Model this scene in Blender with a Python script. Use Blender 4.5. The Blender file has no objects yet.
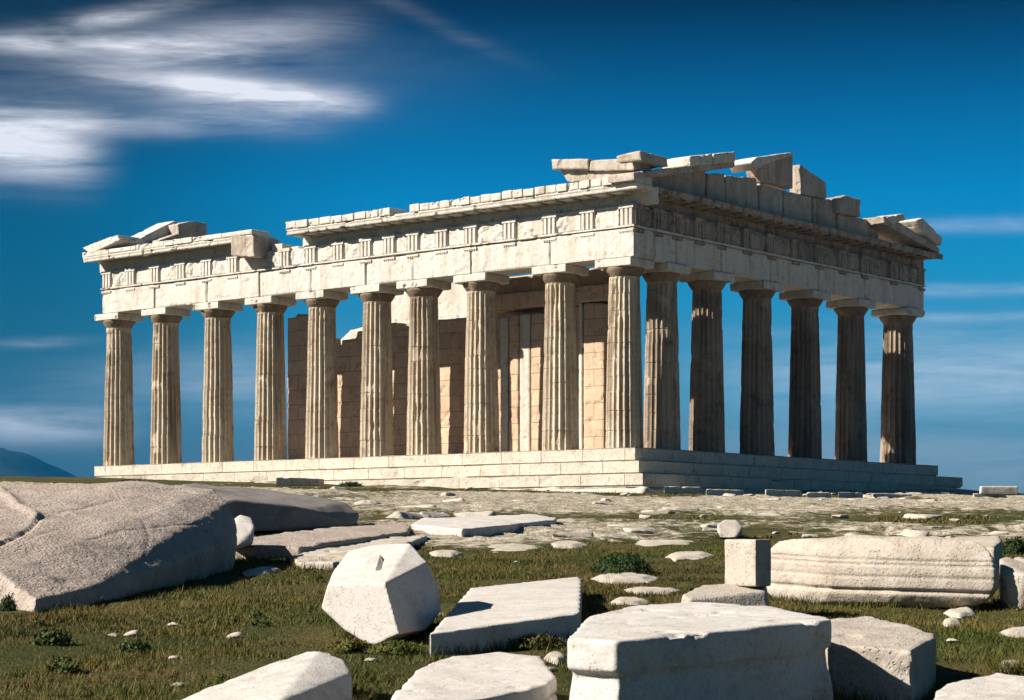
import bpy, bmesh, math, random
import numpy as np
from mathutils import Vector, Matrix

R = math.radians
scene = bpy.context.scene
COL = scene.collection
rng = np.random.default_rng(7)

# ---------------------------------------------------------------- camera, world, sun, exposure
F, HZ = 2000.0, 538.6                       # focal length in pixels of a 1024 wide frame, eye-level row
cam_d = bpy.data.cameras.new('camera')
cam = bpy.data.objects.new('camera', cam_d); COL.objects.link(cam)
cam.location = (0, 0, 0); cam.rotation_euler = (R(90), 0, 0)
cam_d.sensor_width = 36.0; cam_d.sensor_fit = 'HORIZONTAL'
cam_d.lens = 36.0 * F / 1024
cam_d.shift_y = (HZ - 350) / 1024
cam_d.clip_start = 0.5; cam_d.clip_end = 30000
cam_d.dof.use_dof = True; cam_d.dof.focus_distance = 70; cam_d.dof.aperture_fstop = 10
scene.camera = cam

SUN_AZ, SUN_EL = 78.0, 35.5                 # degrees to the left of the direction towards the camera; elevation
sdir = Vector((-math.sin(R(SUN_AZ)) * math.cos(R(SUN_EL)), -math.cos(R(SUN_AZ)) * math.cos(R(SUN_EL)), math.sin(R(SUN_EL))))
sun_d = bpy.data.lights.new('sun', 'SUN'); sun_d.energy = 5.0; sun_d.angle = R(0.53); sun_d.color = (1.0, 0.92, 0.82)
sun = bpy.data.objects.new('sun', sun_d); COL.objects.link(sun)
sun.rotation_euler = sdir.to_track_quat('Z', 'Y').to_euler(); sun.location = (-60, -10, 60)

world = bpy.data.worlds.new('World'); scene.world = world; world.use_nodes = True

class NT:
    def __init__(s, tree):
        s.t = tree; s.t.nodes.clear()
    def n(s, typ, **kw):
        nd = s.t.nodes.new(typ)
        for k, v in kw.items():
            setattr(nd, k, v)
        return nd
    def link(s, a, b): s.t.links.new(a, b)
    def val(s, sock, v):
        if isinstance(v, bpy.types.NodeSocket): s.link(v, sock)
        else: sock.default_value = v
    def math(s, op, a, b=0.0, c=0.0, clamp=False):
        nd = s.n('ShaderNodeMath', operation=op); nd.use_clamp = clamp
        s.val(nd.inputs[0], a); s.val(nd.inputs[1], b); s.val(nd.inputs[2], c)
        return nd.outputs[0]
    def mix(s, fac, a, b, blend='MIX'):
        nd = s.n('ShaderNodeMix', data_type='RGBA', blend_type=blend)
        s.val(nd.inputs['Factor'], fac)
        ins = [i for i in nd.inputs if i.type == 'RGBA']
        for i, v in zip(ins, (a, b)):
            s.val(i, v if isinstance(v, bpy.types.NodeSocket) else (*v, 1.0))
        return [o for o in nd.outputs if o.type == 'RGBA'][0]
    def ramp(s, fac, stops, interp='LINEAR'):
        nd = s.n('ShaderNodeValToRGB'); nd.color_ramp.interpolation = interp
        el = nd.color_ramp.elements
        while len(el) < len(stops): el.new(0.5)
        for e, (p, c) in zip(el, stops):
            e.position = p; e.color = (*c, 1.0) if not isinstance(c, (int, float)) else (c, c, c, 1.0)
        s.link(fac, nd.inputs[0]); return nd.outputs[0]
    def noise(s, vec, scale, detail=4, rough=0.55, dist=0.0, lac=2.0):
        nd = s.n('ShaderNodeTexNoise'); s.link(vec, nd.inputs['Vector'])
        nd.inputs['Scale'].default_value = scale; nd.inputs['Detail'].default_value = detail
        nd.inputs['Roughness'].default_value = rough; nd.inputs['Distortion'].default_value = dist
        return nd.outputs['Fac']
    def mapping(s, vec, scale=(1, 1, 1), rot=(0, 0, 0), loc=(0, 0, 0)):
        nd = s.n('ShaderNodeMapping'); s.link(vec, nd.inputs['Vector'])
        nd.inputs['Scale'].default_value = scale; nd.inputs['Rotation'].default_value = rot; nd.inputs['Location'].default_value = loc
        return nd.outputs[0]

def build_world():
    w = NT(world.node_tree)
    out = w.n('ShaderNodeOutputWorld'); bg = w.n('ShaderNodeBackground')
    sky = w.n('ShaderNodeTexSky', sky_type='NISHITA'); sky.sun_disc = False
    sky.sun_elevation = R(SUN_EL)
    sky.sun_rotation = math.atan2(sdir.x, sdir.y)
    sky.altitude = 200; sky.air_density = 1.0; sky.dust_density = 0.4; sky.ozone_density = 3.0
    tc = w.n('ShaderNodeTexCoord'); sep = w.n('ShaderNodeSeparateXYZ')
    w.link(tc.outputs['Generated'], sep.inputs[0])
    x, y, z = sep.outputs
    # deep polarised blue high up, paler towards the horizon
    el = w.math('MULTIPLY', w.math('ARCSINE', z), 180 / math.pi)
    t = w.math('DIVIDE', el, 20.0, clamp=True)
    grade = w.ramp(t, SKY_GRADE)
    hs = w.n('ShaderNodeHueSaturation'); hs.inputs['Saturation'].default_value = 1.25; hs.inputs['Hue'].default_value = 0.5
    w.link(sky.outputs[0], hs.inputs['Color'])
    base = w.mix(1.0, hs.outputs[0], grade, 'MULTIPLY')
    ys0 = w.math('MAXIMUM', y, 0.05)
    band = w.math('MULTIPLY', w.math('ADD', w.math('DIVIDE', x, ys0), 0.26), 4.5, clamp=True)   # the darkest part of the polarised band lies to the left
    band = w.ramp(band, [(0.0, 0.36), (1.0, 1.0)], 'EASE')
    base = w.mix(w.math('GREATER_THAN', y, 0.06), base, w.mix(1.0, base, band, 'MULTIPLY'))
    # thin wind-drawn clouds, placed by compass bearing and height over the horizon
    ys = w.math('MAXIMUM', y, 0.05)
    u = w.math('DIVIDE', x, ys); v = w.math('DIVIDE', z, ys)
    comb = w.n('ShaderNodeCombineXYZ'); w.link(u, comb.inputs[0]); w.link(v, comb.inputs[1])
    warp = w.noise(comb.outputs[0], 14, 3)
    st1 = w.noise(w.mapping(comb.outputs[0], (5, 42, 1), (0, 0, R(-4))), 1.6, 7, 0.58, 0.6)
    st2 = w.noise(w.mapping(comb.outputs[0], (16, 160, 1), (0, 0, R(-3)), (3, 1, 0)), 1.6, 4, 0.6, 0.5)
    streak = w.math('ADD', w.math('MULTIPLY', st1, 0.8), w.math('MULTIPLY', st2, 0.2))
    total = None
    fine = w.noise(w.mapping(comb.outputs[0], (22, 120, 1), (0, 0, R(-5)), (5, 2, 0)), 2.2, 8, 0.68, 1.2)
    for (cx, cy, rx, ry, rot, amt, pw) in CLOUDS:
        cu, cv = (cx - 512) / F, (HZ - cy) / F
        du = w.math('SUBTRACT', u, cu); dv = w.math('SUBTRACT', v, cv)
        dv = w.math('ADD', dv, w.math('MULTIPLY', w.math('SUBTRACT', warp, 0.5), 0.006))
        c, s_ = math.cos(R(rot)), math.sin(R(rot))
        a = w.math('ADD', w.math('MULTIPLY', du, c * F / rx), w.math('MULTIPLY', dv, s_ * F / rx))
        b = w.math('ADD', w.math('MULTIPLY', du, -s_ * F / ry), w.math('MULTIPLY', dv, c * F / ry))
        q = w.math('ADD', w.math('POWER', w.math('ABSOLUTE', a), pw), w.math('MULTIPLY', b, b))
        g = w.math('MULTIPLY', w.math('EXPONENT', w.math('MULTIPLY', q, -1.0)), amt)
        total = g if total is None else w.math('ADD', total, g)
    k = w.math('MULTIPLY', total, w.ramp(streak, [(0.28, 0.05), (0.58, 1.25)]))
    k = w.math('MULTIPLY', k, w.ramp(fine, [(0.25, 0.8), (0.70, 1.1)]))
    k = w.math('MULTIPLY', k, w.math('GREATER_THAN', y, 0.06))
    k = w.math('MINIMUM', k, 0.93)
    col = w.mix(k, base, CLOUD_COL)
    w.link(col, bg.inputs['Color']); bg.inputs['Strength'].default_value = 0.1
    w.link(bg.outputs[0], out.inputs[0])

SKY_GRADE = [(0.0, (0.1091, 0.1436, 0.2068)), (0.13, (0.1034, 0.1493, 0.201)), (0.2, (0.0862, 0.2068, 0.2642)), (0.387, (0.0172, 0.2814, 0.3733)), (0.48, (0.0046, 0.2872, 0.3963)), (0.58, (0.0046, 0.201, 0.2872)), (0.745, (0.0029, 0.023, 0.0528)), (0.8, (0.0115, 0.0287, 0.0517)), (1.0, (0.255, 0.23, 0.205))]
CLOUD_COL = (3.9, 3.9, 4.2)
CLOUDS = [  # column, row, half width, half height, tilt, amount, shape power
    (268, 95, 90, 12, -5, 0.78, 4), (300, 100, 55, 8, -8, 0.35, 3), (205, 84, 90, 10, -4, 0.45, 2), (235, 114, 85, 16, -4, 0.30, 3), (80, 45, 150, 9, -2, 0.62, 3), (215, 42, 120, 20, 8, 0.40, 3), (105, 18, 70, 9, 10, 0.55, 2),
    (8, 148, 84, 27, -7, 0.80, 4), (20, 122, 90, 14, 0, 0.5, 4), (130, 124, 70, 10, -3, 0.3, 3), (150, 70, 200, 40, 0, 0.14, 2), (430, 20, 70, 8, -25, 0.07, 2),
    (985, 224, 75, 7, 1, 0.25, 4), (985, 290, 80, 6, 1, 0.22, 4), (985, 317, 90, 5, 1, 0.2, 4), (960, 375, 240, 40, 0, 0.34, 4), (960, 460, 260, 30, 0, 0.12, 4),
    (30, 424, 95, 18, -2, 0.42, 4), (40, 341, 45, 5, 2, 0.22, 2), (250, 380, 160, 30, 2, 0.22, 2),
]
build_world()

vs = scene.view_settings
vs.view_transform = 'Standard'; vs.look = 'None'; vs.gamma = 1.0; vs.use_curve_mapping = False
vs.exposure = 1.22
scene.cycles.max_bounces = 6; scene.cycles.diffuse_bounces = 2; scene.cycles.glossy_bounces = 2
scene.cycles.transparent_max_bounces = 8
scene.cycles.use_denoising = True

# ---------------------------------------------------------------- small tools
def hash3(ix, iy, iz, seed):
    h = (ix.astype(np.int64) * 374761393 + iy.astype(np.int64) * 668265263 + iz.astype(np.int64) * 2147483647 + seed * 1274126177) & 0xffffffff
    h = ((h ^ (h >> 13)) * 1274126177) & 0xffffffff
    h = ((h ^ (h >> 16)) * 2246822519) & 0xffffffff
    return ((h ^ (h >> 15)) & 0xffffff) / float(0xffffff)

def vnoise(p, seed=0):
    p = np.asarray(p, float); i = np.floor(p).astype(np.int64); f = p - i; f = f * f * (3 - 2 * f)
    r = 0
    for dx in (0, 1):
        wx = f[:, 0] if dx else 1 - f[:, 0]
        for dy in (0, 1):
            wy = f[:, 1] if dy else 1 - f[:, 1]
            for dz in (0, 1):
                wz = f[:, 2] if dz else 1 - f[:, 2]
                r = r + wx * wy * wz * hash3(i[:, 0] + dx, i[:, 1] + dy, i[:, 2] + dz, seed)
    return r * 2 - 1

def fbm(p, octv=4, seed=0, gain=0.5):
    p = np.asarray(p, float); a, s, t = 1.0, 0, 0
    for k in range(octv):
        s = s + a * vnoise(p * (2.03 ** k) + 17.3 * k, seed + k); t += a; a *= gain
    return s / t

def sstep(a, b, x):
    t = np.clip((x - a) / (b - a), 0, 1); return t * t * (3 - 2 * t)

def mesh_from(name, verts, faces):
    me = bpy.data.meshes.new(name); me.from_pydata([tuple(v) for v in verts], [], [tuple(f) for f in faces]); me.update(); return me

def link(name, me, mat=None, parent=None, loc=None, smooth=False):
    o = bpy.data.objects.new(name, me); COL.objects.link(o)
    if mat and not me.materials: me.materials.append(mat)
    if parent: o.parent = parent
    if loc is not None: o.location = loc
    if smooth: me.polygons.foreach_set('use_smooth', np.ones(len(me.polygons), bool))
    return o

def tag(o, label=None, cat=None, group=None, kind=None):
    if label: o['label'] = label
    if cat: o['category'] = cat
    if group: o['group'] = group
    if kind: o['kind'] = kind
    return o

def box_bm(bm, x0, x1, y0, y1, z0, z1):
    vs_ = [bm.verts.new(c) for c in ((x0, y0, z0), (x1, y0, z0), (x1, y1, z0), (x0, y1, z0), (x0, y0, z1), (x1, y0, z1), (x1, y1, z1), (x0, y1, z1))]
    for f in ((0, 3, 2, 1), (4, 5, 6, 7), (0, 1, 5, 4), (1, 2, 6, 5), (2, 3, 7, 6), (3, 0, 4, 7)):
        bm.faces.new([vs_[i] for i in f])

def hull_bm(bm, pts):
    vs_ = [bm.verts.new(p) for p in pts]
    r = bmesh.ops.convex_hull(bm, input=vs_)
    junk = list({g for g in r['geom_interior'] + r['geom_unused'] if isinstance(g, bmesh.types.BMVert) and g.is_valid})
    if junk: bmesh.ops.delete(bm, geom=junk, context='VERTS')

def remeshed(bm, voxel, smooth=1, amp=0.01, scale=3.0, seed=0, octv=4, fn=None, chip=0.0, dents=0.0):
    """one solid stone surface from the closed shapes in bm: voxel skin, worn edges, noise relief"""
    bmesh.ops.recalc_face_normals(bm, faces=bm.faces)
    me = bpy.data.meshes.new('tmp'); bm.to_mesh(me); bm.free()
    o = bpy.data.objects.new('tmp', me); COL.objects.link(o)
    m = o.modifiers.new('r', 'REMESH'); m.mode = 'VOXEL'; m.voxel_size = voxel
    if smooth:
        sm = o.modifiers.new('s', 'SMOOTH'); sm.iterations = smooth; sm.factor = 0.5
    dg = bpy.context.evaluated_depsgraph_get()
    res = bpy.data.meshes.new_from_object(o.evaluated_get(dg))
    bpy.data.objects.remove(o); bpy.data.meshes.remove(me)
    n = len(res.vertices)
    co = np.empty(n * 3); res.vertices.foreach_get('co', co); co = co.reshape(-1, 3)
    nr = np.empty(n * 3); res.vertices.foreach_get('normal', nr); nr = nr.reshape(-1, 3)
    d = amp * fbm(co * scale, octv, seed)
    if dents:
        q = fbm(co * scale * 0.35 + 5, 3, seed + 9); d = d - dents * np.clip(np.abs(q) - 0.25, 0, 1) * 2
    if chip:
        q = fbm(co * scale * 1.3 + 9, 3, seed + 31); d = d - chip * sstep(0.25, 0.5, q)
    if fn is not None: d = d + fn(co, nr)
    co = co + nr * d[:, None]
    res.vertices.foreach_set('co', co.ravel()); res.update()
    return res

# ---------------------------------------------------------------- terrain shape and picking points on it
TX, TY, TZ, TH = 6.622, 108.97, 4.97, 0.6789          # temple: outer corner of the entablature, floor level, heading
TL, TW = 44.6, 33.97

def ground_z(X, Y):
    X = np.asarray(X, float); Y = np.asarray(Y, float)
    z = -1.7 + 0.0396 * np.clip(Y, -200, 135) - 0.016 * np.clip(X, -60, 60) * sstep(20, 110, Y)
    z = z - 3.2 * sstep(6, 50, X - 22) * sstep(95, 125, Y)
    far = np.clip(Y - 165, 0, None); z = z - 130 * (1 - np.exp(-(far / 330.0) ** 1.4))
    side = np.clip(np.abs(X) - 70 - 0.2 * np.abs(Y), 0, None); z = z - 120 * (1 - np.exp(-(side / 220.0) ** 1.5))
    return z

def ground_d(X, Y):
    """the same with its small unevenness"""
    X = np.asarray(X, float); Y = np.asarray(Y, float)
    P = np.stack([X, Y, 0 * X], 1)
    return ground_z(X, Y) + (0.05 * fbm(P * 0.35, 3, 3) + 0.035 * fbm(P * 1.4, 3, 4)) * sstep(8, 16, Y + 4) 

def G(px, py, h=0.0):
    """point at height h above the slope that the camera sees in column px, row py"""
    a, b = (px - 512) / F, (HZ - py) / F
    lo, hi = 4.0, 150.0
    fn = lambda Y: float(ground_z(a * Y, Y)) + h - b * Y
    for _ in range(60):
        m = 0.5 * (lo + hi)
        if fn(m) < 0: lo = m
        else: hi = m
    Y = 0.5 * (lo + hi)
    return Vector((a * Y, Y, b * Y))

def D(px, py, Y): return Vector(((px - 512) / F * Y, Y, (HZ - py) / F * Y))

DL = np.array([-math.cos(TH), math.sin(TH)]); DR = np.array([math.sin(TH), math.cos(TH)])
def LU(px, py, v):
    """temple coordinates (u, w) of a sight on the upright plane at depth v behind the long front"""
    k = (px - 512) / F; B = np.array([TX, TY]) + v * DR
    u = (k * B[1] - B[0]) / (DL[0] - k * DL[1]); Y = B[1] + u * DL[1]
    return u, (HZ - py) / F * Y - TZ
def SV(px, py, u):
    k = (px - 512) / F; B = np.array([TX, TY]) + u * DL
    v = (k * B[1] - B[0]) / (DR[0] - k * DR[1]); Y = B[1] + v * DR[1]
    return v, (HZ - py) / F * Y - TZ

# ---------------------------------------------------------------- materials
def stone_mat(name, c1, c2, c3, stain=(0.25, 0.15, 0.08), stain_amt=0.3, scale=1.0, grain=40.0, bump=0.3, bdist=0.02, streak=0.0, rough=0.85, speck=0.25, joints=None, jvar=0.15):
    m = bpy.data.materials.new(name); m.use_nodes = True; t = NT(m.node_tree)
    out = t.n('ShaderNodeOutputMaterial'); bs = t.n('ShaderNodeBsdfPrincipled'); t.link(bs.outputs[0], out.inputs[0])
    c1, c2, c3, stain = [tuple(0.68 * q for q in c) for c in (c1, c2, c3, stain)]
    pos = t.n('ShaderNodeNewGeometry').outputs['Position']
    n1 = t.noise(pos, 0.8 * scale, 6, 0.6, 0.3); n2 = t.noise(pos, 5.0 * scale, 5, 0.65); n3 = t.noise(pos, grain, 3, 0.7)
    col = t.mix(t.ramp(n1, [(0.35, 0.0), (0.65, 1.0)]), c1, c2)
    col = t.mix(t.ramp(n2, [(0.52, 0.0), (0.75, 0.8)]), col, c3)
    if streak:
        ns = t.noise(t.mapping(pos, (2.2, 2.2, 0.16)), 1.0 * scale, 5, 0.65, 0.4)
        col = t.mix(t.ramp(ns, [(0.48, 0.0), (0.66, streak)]), col, stain)
    nb = t.noise(t.mapping(pos, (1, 1, 1), (0, 0, 0), (31, 7, 5)), 1.7 * scale, 6, 0.7, 0.6)
    col = t.mix(t.ramp(nb, [(0.52, 0.0), (0.72, stain_amt)]), col, stain)
    nk = t.noise(t.mapping(pos, (1, 1, 1), (0, 0, 0), (3, 17, 25)), 9.0 * scale, 4, 0.8)
    col = t.mix(t.ramp(nk, [(0.62, 0.0), (0.74, speck)]), col, (0.07, 0.06, 0.05))
    col = t.mix(t.ramp(n3, [(0.3, 0.28), (0.55, 0.0)]), col, (0.12, 0.10, 0.08))
    vo = t.n('ShaderNodeTexVoronoi'); t.link(pos, vo.inputs['Vector']); vo.inputs['Scale'].default_value = grain * 0.9
    pit = t.math('MULTIPLY', t.ramp(vo.outputs['Distance'], [(0.12, 1.0), (0.34, 0.0)]), t.ramp(n2, [(0.40, 0.0), (0.60, 1.0)]))
    col = t.mix(t.math('MULTIPLY', pit, 0.35), col, (0.10, 0.075, 0.055))
    hgt = t.math('ADD', t.math('MULTIPLY', n3, 0.45), t.math('ADD', t.math('MULTIPLY', n2, 0.6), t.math('MULTIPLY', nk, 0.3)))
    hgt = t.math('SUBTRACT', hgt, t.math('MULTIPLY', pit, 0.5))
    if joints:
        jl, jh = joints
        br = t.n('ShaderNodeTexBrick'); tco = t.n('ShaderNodeTexCoord')
        sp = t.n('ShaderNodeSeparateXYZ'); t.link(tco.outputs['Object'], sp.inputs[0])
        cb = t.n('ShaderNodeCombineXYZ'); t.link(t.math('ADD', sp.outputs[0], sp.outputs[1]), cb.inputs[0]); t.link(sp.outputs[2], cb.inputs[1])
        wv = t.noise(pos, 1.5, 3); cb2 = t.n('ShaderNodeVectorMath', operation='ADD'); t.link(cb.outputs[0], cb2.inputs[0])
        cc = t.n('ShaderNodeCombineXYZ'); t.link(t.math('MULTIPLY', wv, 0.05), cc.inputs[0]); t.link(t.math('MULTIPLY', wv, 0.07), cc.inputs[1]); t.link(cc.outputs[0], cb2.inputs[1])
        t.link(cb2.outputs[0], br.inputs['Vector'])
        br.inputs['Scale'].default_value = 1.0; br.inputs['Brick Width'].default_value = jl; br.inputs['Row Height'].default_value = jh
        br.inputs['Mortar Size'].default_value = 0.022; br.inputs['Mortar Smooth'].default_value = 0.3
        br.inputs['Color1'].default_value = (1 - jvar, 1 - jvar, 1 - jvar, 1); br.inputs['Color2'].default_value = (1 + jvar * 0.6, 1 + jvar * 0.4, 1, 1); br.inputs['Mortar'].default_value = (0.5, 0.44, 0.38, 1)
        col = t.mix(1.0, col, br.outputs['Color'], 'MULTIPLY')
        hgt = t.math('SUBTRACT', hgt, t.math('MULTIPLY', br.outputs['Fac'], 1.0))
    t.link(col, bs.inputs['Base Color']); bs.inputs['Roughness'].default_value = rough
    bs.inputs['Specular IOR Level'].default_value = 0.25
    bp = t.n('ShaderNodeBump'); bp.inputs['Strength'].default_value = bump; bp.inputs['Distance'].default_value = bdist
    t.link(hgt, bp.inputs['Height']); t.link(bp.outputs[0], bs.inputs['Normal'])
    return m

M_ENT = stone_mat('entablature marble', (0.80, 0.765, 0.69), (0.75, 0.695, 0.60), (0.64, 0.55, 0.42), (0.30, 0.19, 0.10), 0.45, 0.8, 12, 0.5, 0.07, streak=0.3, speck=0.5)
M_ATT = stone_mat('attic marble', (0.66, 0.59, 0.50), (0.52, 0.44, 0.35), (0.46, 0.37, 0.27), (0.20, 0.125, 0.07), 0.6, 0.8, 12, 0.5, 0.07, streak=0.5, speck=0.5)
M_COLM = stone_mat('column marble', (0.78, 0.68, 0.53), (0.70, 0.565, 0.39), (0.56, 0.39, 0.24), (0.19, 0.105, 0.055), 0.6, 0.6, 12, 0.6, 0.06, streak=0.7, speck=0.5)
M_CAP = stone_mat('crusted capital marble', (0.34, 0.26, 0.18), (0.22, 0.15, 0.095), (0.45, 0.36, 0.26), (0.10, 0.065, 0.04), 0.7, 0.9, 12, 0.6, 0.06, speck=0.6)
M_BROWN = stone_mat('dark brown column marble', (0.46, 0.37, 0.28), (0.33, 0.245, 0.17), (0.52, 0.43, 0.34), (0.11, 0.07, 0.045), 0.75, 0.5, 12, 0.6, 0.06, streak=0.85, speck=0.6)  # darker, browner marble for the short-front columns
M_FRZ = stone_mat('dark brown frieze marble', (0.50, 0.43, 0.35), (0.36, 0.29, 0.22), (0.58, 0.50, 0.42), (0.09, 0.06, 0.04), 0.8, 0.9, 12, 0.6, 0.07, streak=0.75, speck=0.6)  # darker, browner marble for the short-front frieze, mutules and cornice
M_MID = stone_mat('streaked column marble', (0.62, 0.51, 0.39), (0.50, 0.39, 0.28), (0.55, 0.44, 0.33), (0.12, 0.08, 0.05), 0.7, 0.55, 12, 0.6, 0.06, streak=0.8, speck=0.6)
M_WALL = stone_mat('ochre wall stone', (0.80, 0.58, 0.41), (0.70, 0.49, 0.33), (0.86, 0.68, 0.53), (0.20, 0.12, 0.07), 0.5, 0.8, 12, 0.5, 0.05, speck=0.5, joints=(1.9, 0.98), jvar=0.10)
M_STEP = stone_mat('step marble', (0.76, 0.70, 0.59), (0.69, 0.62, 0.51), (0.55, 0.46, 0.34), (0.24, 0.16, 0.09), 0.55, 0.9, 10, 0.7, 0.08, speck=0.75, joints=(2.9, 40.0), jvar=0.05)
M_WHITE = stone_mat('white marble', (0.72, 0.685, 0.64), (0.65, 0.605, 0.55), (0.50, 0.46, 0.41), (0.31, 0.26, 0.20), 0.55, 1.1, 34, 0.42, 0.02, speck=0.3)
M_CREAM = stone_mat('cream marble', (0.58, 0.53, 0.46), (0.52, 0.45, 0.37), (0.44, 0.37, 0.29), (0.24, 0.18, 0.12), 0.5, 1.3, 30, 0.7, 0.03, speck=0.45)
M_GREY = stone_mat('grey boulder stone', (0.50, 0.42, 0.36), (0.43, 0.35, 0.29), (0.57, 0.49, 0.43), (0.22, 0.15, 0.10), 0.4, 1.1, 17, 1.0, 0.06, speck=0.4, rough=0.9)
M_DARKST = stone_mat('dark weathered stone', (0.27, 0.25, 0.23), (0.20, 0.18, 0.16), (0.34, 0.31, 0.28), (0.12, 0.09, 0.07), 0.4, 1.2, 26, 0.7, 0.03, speck=0.4)
M_PALE = stone_mat('pale ground rock', (0.60, 0.54, 0.46), (0.52, 0.45, 0.36), (0.66, 0.60, 0.52), (0.24, 0.18, 0.11), 0.35, 1.5, 24, 0.6, 0.03, speck=0.35)

def ground_mat():
    m = bpy.data.materials.new('rocky turf'); m.use_nodes = True; t = NT(m.node_tree)
    out = t.n('ShaderNodeOutputMaterial'); bs = t.n('ShaderNodeBsdfPrincipled'); t.link(bs.outputs[0], out.inputs[0])
    pos = t.n('ShaderNodeNewGeometry').outputs['Position']
    at = t.n('ShaderNodeAttribute', attribute_name='rock').outputs['Fac']
    nf = t.noise(pos, 2.2, 6, 0.7, 0.5); ng = t.noise(pos, 0.35, 5, 0.6); nn = t.noise(pos, 14, 4, 0.7)
    msk = t.math('ADD', at, t.math('MULTIPLY', t.math('SUBTRACT', nf, 0.5), 0.9))
    msk = t.ramp(msk, [(0.42, 0.0), (0.56, 1.0)])
    soil = t.mix(t.ramp(ng, [(0.4, 0.0), (0.62, 1.0)]), (0.034, 0.040, 0.010), (0.075, 0.060, 0.020))
    soil = t.mix(t.ramp(nn, [(0.5, 0.0), (0.75, 0.8)]), soil, (0.034, 0.030, 0.012))
    rock = t.mix(t.ramp(nf, [(0.4, 0.0), (0.7, 1.0)]), (0.33, 0.28, 0.21), (0.52, 0.465, 0.385))
    rock = t.mix(t.ramp(nn, [(0.53, 0.0), (0.68, 0.85)]), rock, (0.10, 0.08, 0.045))
    crk = t.noise(t.mapping(pos, (1, 0.6, 1)), 1.1, 6, 0.75, 1.2)
    rock = t.mix(t.ramp(crk, [(0.45, 0.0), (0.5, 0.7), (0.55, 0.0)]), rock, (0.05, 0.055, 0.018))
    t.link(t.mix(msk, soil, rock), bs.inputs['Base Color']); bs.inputs['Roughness'].default_value = 0.95
    bs.inputs['Specular IOR Level'].default_value = 0.1
    bp = t.n('ShaderNodeBump'); bp.inputs['Strength'].default_value = 0.8; bp.inputs['Distance'].default_value = 0.08
    t.link(t.math('ADD', nn, nf), bp.inputs['Height']); t.link(bp.outputs[0], bs.inputs['Normal'])
    return m

def leaf_mat(name, cols, dry, dry_amt=0.5, patch=0.5, lush=None):
    m = bpy.data.materials.new(name); m.use_nodes = True; t = NT(m.node_tree)
    out = t.n('ShaderNodeOutputMaterial'); bs = t.n('ShaderNodeBsdfPrincipled'); t.link(bs.outputs[0], out.inputs[0])
    ge = t.n('ShaderNodeNewGeometry')
    rnd = ge.outputs['Random Per Island']
    n = t.noise(ge.outputs['Position'], patch, 4, 0.6)
    col = t.mix(rnd, cols[0], cols[1])
    if lush:
        n2 = t.noise(t.mapping(ge.outputs['Position'], (1, 0.45, 1), (0, 0, 0), (9, 4, 0)), 0.22, 3, 0.6)
        col = t.mix(t.ramp(n2, [(0.40, 0.0), (0.54, 0.95)]), col, lush)
    f = t.math('ADD', t.math('MULTIPLY', n, 1.0), t.math('MULTIPLY', rnd, 0.22))
    col = t.mix(t.ramp(f, [(0.5, 0.0), (0.78, dry_amt)]), col, dry)
    t.link(col, bs.inputs['Base Color']); bs.inputs['Roughness'].default_value = 0.7; bs.inputs['Specular IOR Level'].default_value = 0.15
    return m
M_GROUND = ground_mat()
M_GRASS = leaf_mat('dry turf grass', ((0.020, 0.026, 0.005), (0.075, 0.068, 0.015)), (0.150, 0.104, 0.028), 0.95, lush=(0.050, 0.072, 0.010))
M_WEED = leaf_mat('weed leaves', ((0.030, 0.048, 0.010), (0.065, 0.085, 0.018)), (0.09, 0.08, 0.025), 0.5, 3.0)
M_SHRUB = leaf_mat('dark shrub leaves', ((0.012, 0.028, 0.007), (0.032, 0.056, 0.012)), (0.04, 0.046, 0.012), 0.3, 3.0)

# ---------------------------------------------------------------- ground sheet
def rock_mask(X, Y):
    P = np.stack([X * 0.16, Y * 0.07, 0 * X], 1)
    n = fbm(P, 4, 11)
    base = -0.14 + 0.76 * sstep(28, 52, Y) + 0.12 * sstep(58, 80, Y)
    base = base - 0.55 * sstep(92, 101, Y + 0.16 * X) * (1 - sstep(14, 22, X)) 
    base = base + 0.18 * sstep(14, 30, X) * sstep(60, 90, Y)
    return base + 0.55 * n

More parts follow.
